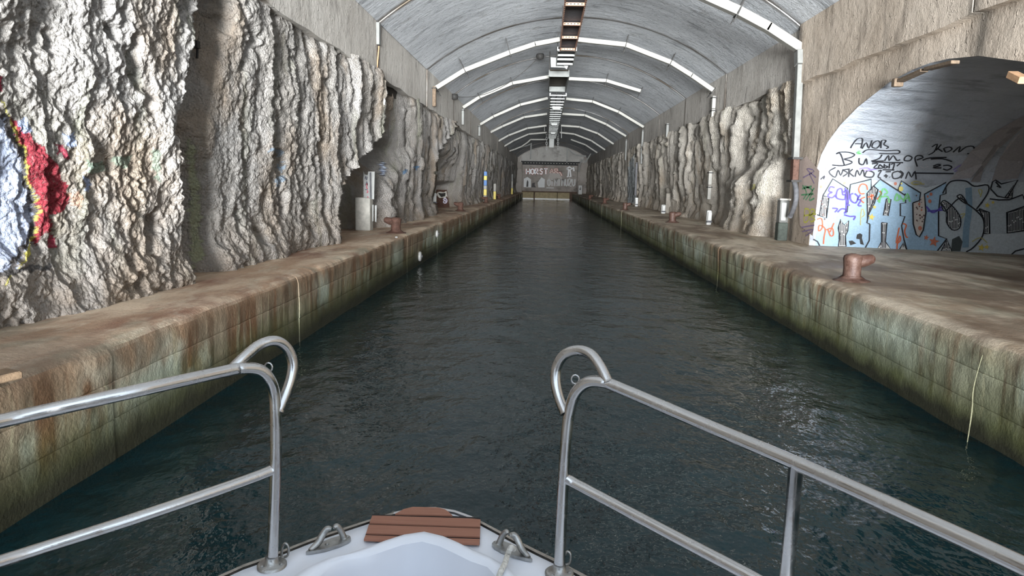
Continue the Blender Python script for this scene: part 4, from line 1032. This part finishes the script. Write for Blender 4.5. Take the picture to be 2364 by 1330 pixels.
def post(px, py, w, h, label, mat=M_POST, lamp=None, x=None, cat='post'):
    c = onz(px, py, ZQ)
    if x is not None: c = onx(px, py, x)
    t = thing('service_post', label, cat, (c[0], c[1], ZQ), 'service posts along the quays')
    MB().box((c[0], c[1], ZQ + h / 2), (w, w, h), bevel=.02).build('pedestal', mat, t)
    if lamp:
        dx, z, lw, lh = lamp
        MB().box((c[0] + dx, c[1] - w / 2 - .05, ZQ + z), (lw, .1, lh), bevel=.015).build('lamp_housing', M_GLASS, t)
        MB().box((c[0] + dx, c[1] - w / 2 - .04, ZQ + z - lh / 2 - .03), (lw + .04, .1, .05)).build('bracket', M_DKPANEL, t)
    return t
post(995, 490, .30, 1.05, 'squat mossy post with a white box beside the leaning rusty sheet', plain('mossy_concrete', (.30, .29, .19), .9), (.18, .62, .16, .36))
post(1059, 470, .24, .75, 'short yellowish post behind the second bollard of the narrow quay', plain('yellowed_paint', (.55, .45, .25), .8), (.04, .55, .14, .3))
c = onz(1093, 463, ZQ)
t = post(1093, 463, .55, 1.15, 'pale post with a tall white conduit farther along the narrow quay')
MB().box((c[0] + .05, c[1], ZQ + 1.9), (.26, .2, 1.6), bevel=.03).build('conduit', M_DUCT, t)
def pole(px, py, top, bands, label):
    c = onx(px, py, -3.98); H = ony(px, top, c[1])[2] - ZQ
    t = thing('painted_pole', label, 'pole', (c[0], c[1], ZQ), 'poles along the narrow quay')
    z = ZQ
    for fr, m in bands:
        MB().box((c[0], c[1], z + fr * H / 2), (.2, .16, fr * H), bevel=.02).build('pole_section', m, t); z += fr * H
    return t
BLUE, YEL = paint((.08, .16, .34)), paint((.55, .45, .12))
pole(1120, 455, 396, ((.22, M_DUCT), (.2, YEL), (.12, M_DUCT), (.18, BLUE), (.14, YEL), (.14, BLUE)), 'blue and yellow banded pole on the narrow quay')
pole(1182, 440, 402, ((.3, YEL), (.35, M_DUCT), (.35, M_DUCTG)), 'distant white pole with yellowish foot near the end wall')
pole(1142, 450, 424, ((.5, YEL), (.5, M_DUCT)), 'thin short pole between the banded pole and the distant white one')
# leaning rusty sheet with a ragged hole
t = thing('rusty_sheet', 'rusty steel plate with a ragged hole leaning on the pale rock', 'sheet', tuple(onz(1022, 480, ZQ)))
PZ = lambda a, b, y: ony(760 + a / 4.156, 260 + b / 4.156, y)
def rusty():
    outer = [(1018, 925), (1016, 830), (1030, 740), (1130, 742), (1142, 820), (1156, 918)]
    yb, yt = 35.4, 36.0
    Q = lambda a, b: PZ(a, b, yb + (yt - yb) * (925 - b) / 185)
    MB().prism([Q(*p) for p in outer], (0, -1, 0), .03).build('plate', M_RUST, t)
    MB().prism([Q(a, b) - (0, .035, 0) for a, b in [(1040, 765), (1065, 758), (1100, 765), (1126, 752), (1138, 815), (1125, 800), (1118, 830), (1095, 815), (1060, 820), (1040, 800), (1045, 780), (1026, 810)]], (0, -1, 0), .01).build('bare_patch', M_POST, t)
    MB().prism([Q(a, b) - (0, .05, 0) for a, b in [(1045, 768), (1080, 775), (1118, 768), (1115, 800), (1080, 812), (1065, 800)]], (0, -1, 0), .01).build('ragged_hole', M_BLACK, t)
    S = lambda a, b, l=0: (Q(a, b) - np.array([0, .06, 0]), np.array([0, -1., 0]))
    spray('scribble', [[(1095, 835), (1115, 822), (1132, 845), (1118, 868), (1098, 860), (1110, 840), (1125, 860)]], S, (.45, .42, .5), .06, 0, t)
rusty()
# timber board lying on the edge of the narrow quay
a, b = onz(-30, 872, ZQ + .05), onz(60, 852, ZQ + .05)
d = (b - a); L = np.linalg.norm(d); d /= L
o = MB().box((a + b) / 2 + np.array([-.05, -.03, -.02]), (L, .16, .05), (d, np.cross((0, 0, 1), d), (0, 0, 1)), bevel=.008).build('timber_board', plain('brown_timber', (.17, .115, .07), .85, 0, .3, 18, .004))
tag(o, 'brown timber board lying on the near edge of the narrow quay', 'board')
# white discs on the quay face
for (px, py, r, lab) in ((971, 592, .13, 'white oval disc low on the narrow quay face, nearer the boat'), (1010, 540, .11, 'white oval disc high on the narrow quay face, farther from the boat')):
    p = onx(px, py, XL + .03)
    t = thing('face_disc', lab, 'disc', tuple(p), 'white discs on the quay face')
    MB().lathe(p - (.05, 0, 0), [(.02, 0), (r, .01), (r, .05), (r * .8, .07), (.02, .075)], 18, (1, 0, 0)).build('disc', M_GLASS, t, True)
    MB().lathe(p - (.03, 0, 0), [(.01, .06), (r * .35, .062), (r * .3, .08), (.01, .085)], 12, (1, 0, 0)).build('hub', M_DKPANEL, t, True)
for px, py, s_, lab in ((915, 549, .035, 'small pale stone at the quay edge below the rusty bollard'), (777, 553, .03, 'small pale stone at the foot of the overhanging lip')):
    p = onz(px, py, ZQ); o = MB().lathe(p - (0, 0, .005), [(s_ * .6, 0), (s_, s_ * .4), (s_ * .8, s_ * .9), (s_ * .2, s_ * 1.1)], 7).build('pebble', M_WHITEM); tag(o, lab, 'stone')

# wide quay
post(1637, 489, .16, .5, 'little white lamp box on the tan rock under the broken duct', M_GLASS, (0, .3, .13, .3), x=5.6)
post(1543, 491, .34, .95, 'square concrete post in a hollow of the tan rock', plain('shaded_post_concrete', (.22, .20, .17), .9, 0, .2, 8, .01), x=6.0)  # post concrete darkened to show the shade of its hollow
post(1531, 486, .2, .42, 'low white lamp box before the concrete post of the wide quay', M_GLASS, (0, .26, .14, .26), x=5.6)
post(1469, 471, .18, .55, 'far white lamp box at the foot of the dark pipe', M_GLASS, (0, .3, .14, .3), x=5.7)
c = onz(1339, 449, ZQ); H = ony(1339, 428, c[1])[2] - ZQ
t = thing('sign_box', 'upright white sign box with a black figure near the end of the wide quay', 'sign', (c[0], c[1], ZQ))
MB().box((c[0], c[1], ZQ + H / 2), (.5, .3, H), bevel=.03).build('housing', M_WHITEM, t)
S_ = lambda a, b, l=0: (np.array([c[0] + a, c[1] - .165, ZQ + b * H]), np.array([0, -1., 0]))
spray('figure_mark', [[(0, .74), (0, .82)], [(-.02, .7), (-.05, .55), (.02, .5)], [(.03, .66), (.06, .56)]], S_, (.03, .03, .03), .11, 0, t)
spray('figure_mark', [[(-.1, .3), (.02, .24), (.12, .32)], [(-.08, .14), (.1, .1)]], S_, (.3, .3, .3), .06, 0, t)
# stick with lime crust leaning on the wide quay face
a, b = onx(2268, 820, XR - .03), onx(2231, 1034, XR - .10)
m_ = [a, a + (b - a) * .35 + (-.015, .02, 0), a + (b - a) * .6 + (-.02, -.02, 0), b]
o = MB().tube(m_, [.003, .004, .007, .004], 7, 4).build('crusted_stick', plain('lime_crust', (.20, .195, .12), .8, 0, .3, 30, .006), None, True)
tag(o, 'thin lime-crusted stick standing in the water against the green quay face', 'stick')
# timber strips along the edge of the side arch
def arch_plank(pa, pb, label, mat=M_WOOD, w=.12, th=.05):
    a, b = onx(*pa, XA - .06), onx(*pb, XA - .06); d = b - a; L = np.linalg.norm(d); d /= L
    up = np.cross((1, 0, 0), d); up /= np.linalg.norm(up)
    o = MB().box((a + b) / 2, (L, .13, th), (d, (1, 0, 0), up), bevel=.006).build('arch_plank', mat)
    tag(o, label, 'plank', 'planks left on the arch edge')
arch_plank((2078, 187), (2134, 162), 'lower weathered formwork plank on the edge of the side arch')
arch_plank((2142, 159), (2206, 143), 'upper weathered formwork plank on the edge of the side arch')
arch_plank((2336, 172), (2364, 186), 'pale formwork block on the falling edge of the side arch', M_ORWOOD, .12, .09)
o = MB().box(onx(2072, 191, XA - .08), (.16, .12, .14), bevel=.01).build('arch_block', M_WOOD); tag(o, 'small wooden block ending the lower plank of the side arch', 'block')

# ------------------------------------------------------------------ the boat
ZD = 1.05
boat = thing('motorboat', 'white motorboat bow with stainless rails and brown plank pad', 'boat', (-.35, 1.0, 0))
def resample(P, n):
    P = np.array(P, float); s = np.concatenate([[0], np.cumsum(np.linalg.norm(np.diff(P, axis=0), axis=1))])
    q = np.linspace(0, s[-1], n); return np.stack([np.interp(q, s, P[:, k]) for k in range(P.shape[1])], -1)
def smoothpath(P, k=6): return np.array(smooth2(P, k))
def onD(l, z=ZD): return [onz(x, y, z) for x, y in l]
outer = [(-1.42, -.6, ZD), (-1.42, .5, ZD), (-1.22, 1.35, ZD)] + onD([(500, 1334), (600, 1294), (720, 1246), (850, 1203), (905, 1186), (950, 1175), (985, 1172), (1030, 1176), (1075, 1188), (1118, 1209), (1220, 1263), (1310, 1308)]) + [(.38, 1.72, ZD), (.68, 1.2, ZD), (.86, .5, ZD), (.86, -.6, ZD)]
lip = [(-1.12, -.6, ZD), (-1.12, .4, ZD), (-.95, 1.2, ZD)] + onD([(690, 1332), (790, 1297), (900, 1254), (950, 1240), (972, 1237), (1000, 1240), (1050, 1257), (1110, 1290), (1185, 1332)]) + [(.2, 1.45, ZD), (.45, .95, ZD), (.58, .4, ZD), (.58, -.6, ZD)]
rim_in = [(-1.07, -.6, ZD), (-1.07, .38, ZD), (-.90, 1.17, ZD)] + onD([(745, 1332), (820, 1303), (900, 1275), (945, 1260), (970, 1257), (1000, 1262), (1040, 1280), (1090, 1305), (1140, 1332)]) + [(.15, 1.42, ZD), (.40, .93, ZD), (.53, .38, ZD), (.53, -.6, ZD)]
N = 90
O_ = resample(smoothpath(outer), N); Lp = resample(smoothpath(lip), N); Ri = resample(smoothpath(rim_in), N)
cen = np.array([-.35, .6])
def inset(P, k):
    d = cen - P[:, :2]; d /= np.linalg.norm(d, axis=1)[:, None]; Q = P.copy(); Q[:, :2] += d * k; return Q
def lift(P, z): Q = P.copy(); Q[:, 2] = ZD + z; return Q
loops = [lift(inset(O_, .012), -.03), lift(inset(O_, .014), -.006), lift(inset(O_, .024), 0), lift(O_ * .5 + Lp * .5, .004), lift(O_ * .12 + Lp * .88, .004), lift(Lp, .012), lift(Lp * .75 + Ri * .25, .022), lift(Lp * .35 + Ri * .65, .022), lift(Ri, .010), lift(Ri, -.02), lift(inset(Ri, .02), -.24)]
autosmooth(obj('deck', np.array(loops), gridfaces(len(loops), N), M_GEL, boat), 50)
flo = lift(inset(Ri, .018), -.24); mid_ = flo.copy(); mid_[:, 0] = -.35; mid_[:, 1] = np.minimum(flo[:, 1], flo[:, 1].max() - .05); mid_[:, 2] = ZD - .27
obj('well_floor', np.array([flo, mid_]), gridfaces(2, N), M_GELIN, boat, True)
rub = [lift(inset(O_, .016), .004), lift(inset(O_, .004), .006), lift(inset(O_, -.012), -.004), lift(inset(O_, -.014), -.035), lift(inset(O_, .004), -.045)]
cut = lambda a, b: [l[a:b] for l in rub]
iL = int(np.argmin(np.linalg.norm(O_[:, :2] - onz(935, 1180, ZD)[:2], axis=1))); iR = int(np.argmin(np.linalg.norm(O_[:, :2] - onz(1100, 1198, ZD)[:2], axis=1)))
for a, b in ((0, iL), (iR, N)):
    l = cut(a, b); obj('rubbing_strake', np.array(l), gridfaces(5, b - a), M_RUB, boat, True)
l = cut(iL - 1, iR + 1); obj('bow_trim', np.array(l), gridfaces(5, iR - iL + 2), M_GELIN, boat, True)
hull = []
for z, k in ((-.03, .0), (-.25, .06), (-.6, .2), (-.9, .34), (-1.25, .5)):
    hull.append(lift(inset(O_, k + .004), z))
obj('hull', np.array(hull), gridfaces(len(hull), N), M_HULL, boat, True)
# unseen cabin added behind the camera to shade the foredeck: front, window, sides, roof
MB().box((-.3, -.75, 1.05), (2.24, .06, 2.4), bevel=.02).build('added_cabin_front', M_HULL, boat)
for x in (-1.36, .76): MB().box((x, -1.7, 1.05), (.06, 1.9, 2.4), bevel=.02).build('added_cabin_side', M_HULL, boat)
MB().box((-.3, -1.7, 2.28), (2.25, 2.1, .06), bevel=.02).build('added_cabin_roof', M_HULL, boat)
for x in (-.8, .2): MB().box((x, -.71, 1.8), (.8, .02, .5), bevel=.005).build('added_cabin_window', M_DKPANEL, boat)
# plank pad
Z2 = lambda l: [(500 + x / 2.6267, 1130 + y / 2.6267) for x, y in l]
planks = [[(1082, 160), (1105, 147), (1135, 130), (1190, 117), (1340, 120), (1385, 132), (1410, 150), (1430, 169)],
          [(944, 170), (1080, 173), (1430, 184), (1550, 188), (1600, 194), (1599, 238), (927, 214)],
          [(923, 225), (1598, 249), (1597, 299), (1375, 291), (1320, 281), (1250, 277), (1180, 281), (1140, 285), (907, 277)],
          [(903, 289), (1128, 298), (1072, 322), (893, 314)], [(1385, 306), (1596, 313), (1594, 340), (1466, 336), (1425, 322)]]
for p in planks:
    MB().prism([onz(x, y, ZD + .012) for x, y in Z2(p)], (0, 0, 1), .007).build('teak_plank', M_TEAK, boat)
MB().prism([onz(x, y, ZD + .006) for x, y in Z2([(945, 166), (1082, 168), (1430, 174), (1560, 182), (1600, 190), (1596, 335), (1470, 330), (1420, 312), (1340, 290), (1250, 282), (1170, 290), (1090, 316), (896, 310)])], (0, 0, 1), .008).build('caulking', M_CAULK, boat)
# cleats
def cleat(A, B, flip, label):
    a, b = onz(*A, ZD + .006), onz(*B, ZD + .006); d = b - a; L = np.linalg.norm(d); d /= L; sd = np.cross((0, 0, 1), d); up = np.array([0, 0, 1.])
    q = lambda u, v, w: a + d * u * L + sd * v + up * w
    tl = [(0, 0), (.12, .010), (.35, .022), (.65, .026), (.88, .022), (.97, .014), (1, 0)]
    poly = [q(u, v, 0) for u, v in tl] + [q(u, -v, 0) for u, v in tl[-2:0:-1]]
    o = MB().prism(poly, (0, 0, 1), .01).build('cleat', M_DULL, boat, label=label)
    MB().tube([q(.08, 0, .01), q(.28, .004 * flip, .022), q(.42, .008 * flip, .045), q(.50, .004 * flip, .058), q(.56, -.002 * flip, .056)], [.006, .011, .011, .010, .007], 8, 4).build('horn', M_DULL, o, True)
    MB().tube([q(.86, 0, .008), q(.82, .004 * flip, .03), q(.76, .006 * flip, .048), q(.70, .006 * flip, .056), q(.65, .003 * flip, .053)], [.011, .010, .010, .009, .006], 8, 4).build('horn', M_DULL, o, True)
    for u in (.47, .93): MB().lathe(q(u, 0, .009), [(.007, 0), (.007, .003), (.003, .005)], 8).build('screw', M_DULL, o)
    return o
cleat((706, 1281), (808, 1244), 1, 'bare cast cleat on the side of the narrow quay')
cleat((1229, 1298), (1140, 1256), -1, 'cast cleat holding the rope')
# rails
RT = .0165
def rail_side(pts_top, post_pts, mid, hoop, eye, foot, extra=None, label=None):
    rr = MB().tube(post_pts + pts_top, RT, 14, 5)
    o = rr.build('bow_rail', M_STEEL, boat, True, label)
    MB().tube(mid, RT * .92, 12, 3).build('mid_rail', M_STEEL, o, True)
    MB().tube(hoop, RT * .92, 12, 5).build('hoop', M_STEEL, o, True)
    e = np.array(eye); ring = [e + np.array([math.cos(q) * .011, 0, math.sin(q) * .013]) for q in np.linspace(0, 2 * PI, 13)]
    MB().tube(ring, .0028, 6, cap=False).build('eyelet', M_STEEL, o, True)
    f = np.array(foot)
    MB().lathe(f, [(.043, 0), (.043, .006), (.038, .010), (.020, .011), (.019, .03), (.0175, .034)], 24).build('foot_flange', M_DULL, o, True)
    for k in range(3):
        a = 2 * PI * k / 3 + 1.9; MB().lathe(f + (.031 * math.cos(a), .031 * math.sin(a), .009), [(.0065, 0), (.006, .003), (.002, .005)], 8).build('screw', M_DULL, o)
    g = f + np.array([.012, .045, .004]); lp = [g + np.array([.0, 0, 0]), g + np.array([.003, .0, .03]), g + np.array([.012, .0, .045]), g + np.array([.022, 0, .035]), g + np.array([.02, 0, .008]), g + np.array([.006, 0, 0])]
    MB().tube(lp, .004, 6, 4).build('lashing_loop', M_DULL, o, True)
    return o
f = onz(628, 1307, ZD + .004)
yl = f[1]
def at(px, py, y): return ony(px, py, y)
s0 = [f + (0, 0, .005), at(633, 1180, yl), at(637, 1060, yl), at(637, 960, yl), at(633, 905, yl)]
s1 = [at(620, 872, yl - .02), at(597, 853, yl - .04), at(560, 850, yl - .07), at(525, 856, yl - .1), at(300, 906, yl - .30), at(0, 973, 1.50), at(-260, 1035, 1.25), at(-700, 1150, .95)]
m_ = [at(634, 1083, yl), at(560, 1112, yl - .07), at(300, 1201, yl - .27), at(0, 1297, 1.50), at(-300, 1395, 1.25)]
hp = [at(535, 853, yl - .08), at(565, 824, yl - .05), at(600, 796, yl - .01), at(635, 787, yl + .02), at(662, 803, yl + .05), at(676, 836, yl + .06), at(673, 870, yl + .05), at(662, 905, yl + .03), at(644, 950, yl + .004)]
RL = rail_side(s1, s0, m_, hp, at(620, 848, yl - .01), f, label='stainless rail on the side of the narrow quay')
a = at(3, 1288, 1.49); bq = a.copy(); bq[2] = ZD
tp = at(-2, 974, 1.5)
MB().tube([(tp[0] - .038, tp[1] - .03, ZD), (tp[0] - .038, tp[1] - .03, tp[2])], RT * .9, 12).build('stanchion', M_STEEL, RL, True)
f = onz(1291, 1326, ZD + .004); yr = f[1]
s0 = [f + (0, 0, .005), at(1295, 1230, yr), at(1301, 1100, yr), at(1308, 1000, yr), at(1316, 945, yr)]
s1 = [at(1330, 905, yr - .015), at(1356, 883, yr - .03), at(1390, 882, yr - .05), at(1430, 896, yr - .08), at(1640, 986, yr - .27), at(1838, 1070, 1.50), at(2100, 1187, 1.26), at(2364, 1308, 1.08), at(2700, 1470, .88)]
m_ = [at(1306, 1105, yr), at(1400, 1155, yr - .08), at(1560, 1240, yr - .24), at(1740, 1335, yr - .40), at(1900, 1425, 1.45)]
hp = [at(1404, 884, yr - .06), at(1385, 845, yr - .03), at(1362, 817, yr), at(1333, 809, yr + .03), at(1302, 820, yr + .05), at(1285, 850, yr + .06), at(1283, 885, yr + .05), at(1291, 920, yr + .03), at(1305, 955, yr + .004)]
RRr = rail_side(s1, s0, m_, hp, at(1328, 876, yr - .01), f, label='stainless rail on the side of the wide quay')
tp = at(1838, 1072, 1.5)
MB().tube([(tp[0] - .0, tp[1], ZD), tp], RT * .95, 12).build('stanchion', M_STEEL, RRr, True)
# mooring rope
q = [onz(1186, 1268, ZD + .03), onz(1180, 1264, ZD + .062), onz(1172, 1280, ZD + .03), onz(1166, 1300, ZD + .028), onz(1156, 1320, ZD + .03), onz(1148, 1345, ZD + .0), onz(1142, 1375, ZD - .08)]
o = MB().tube(q, .0085, 10, 5).build('mooring_rope', M_ROPE, None, True)
tag(o, 'pale worn mooring rope led from the bow cleat into the well', 'rope')
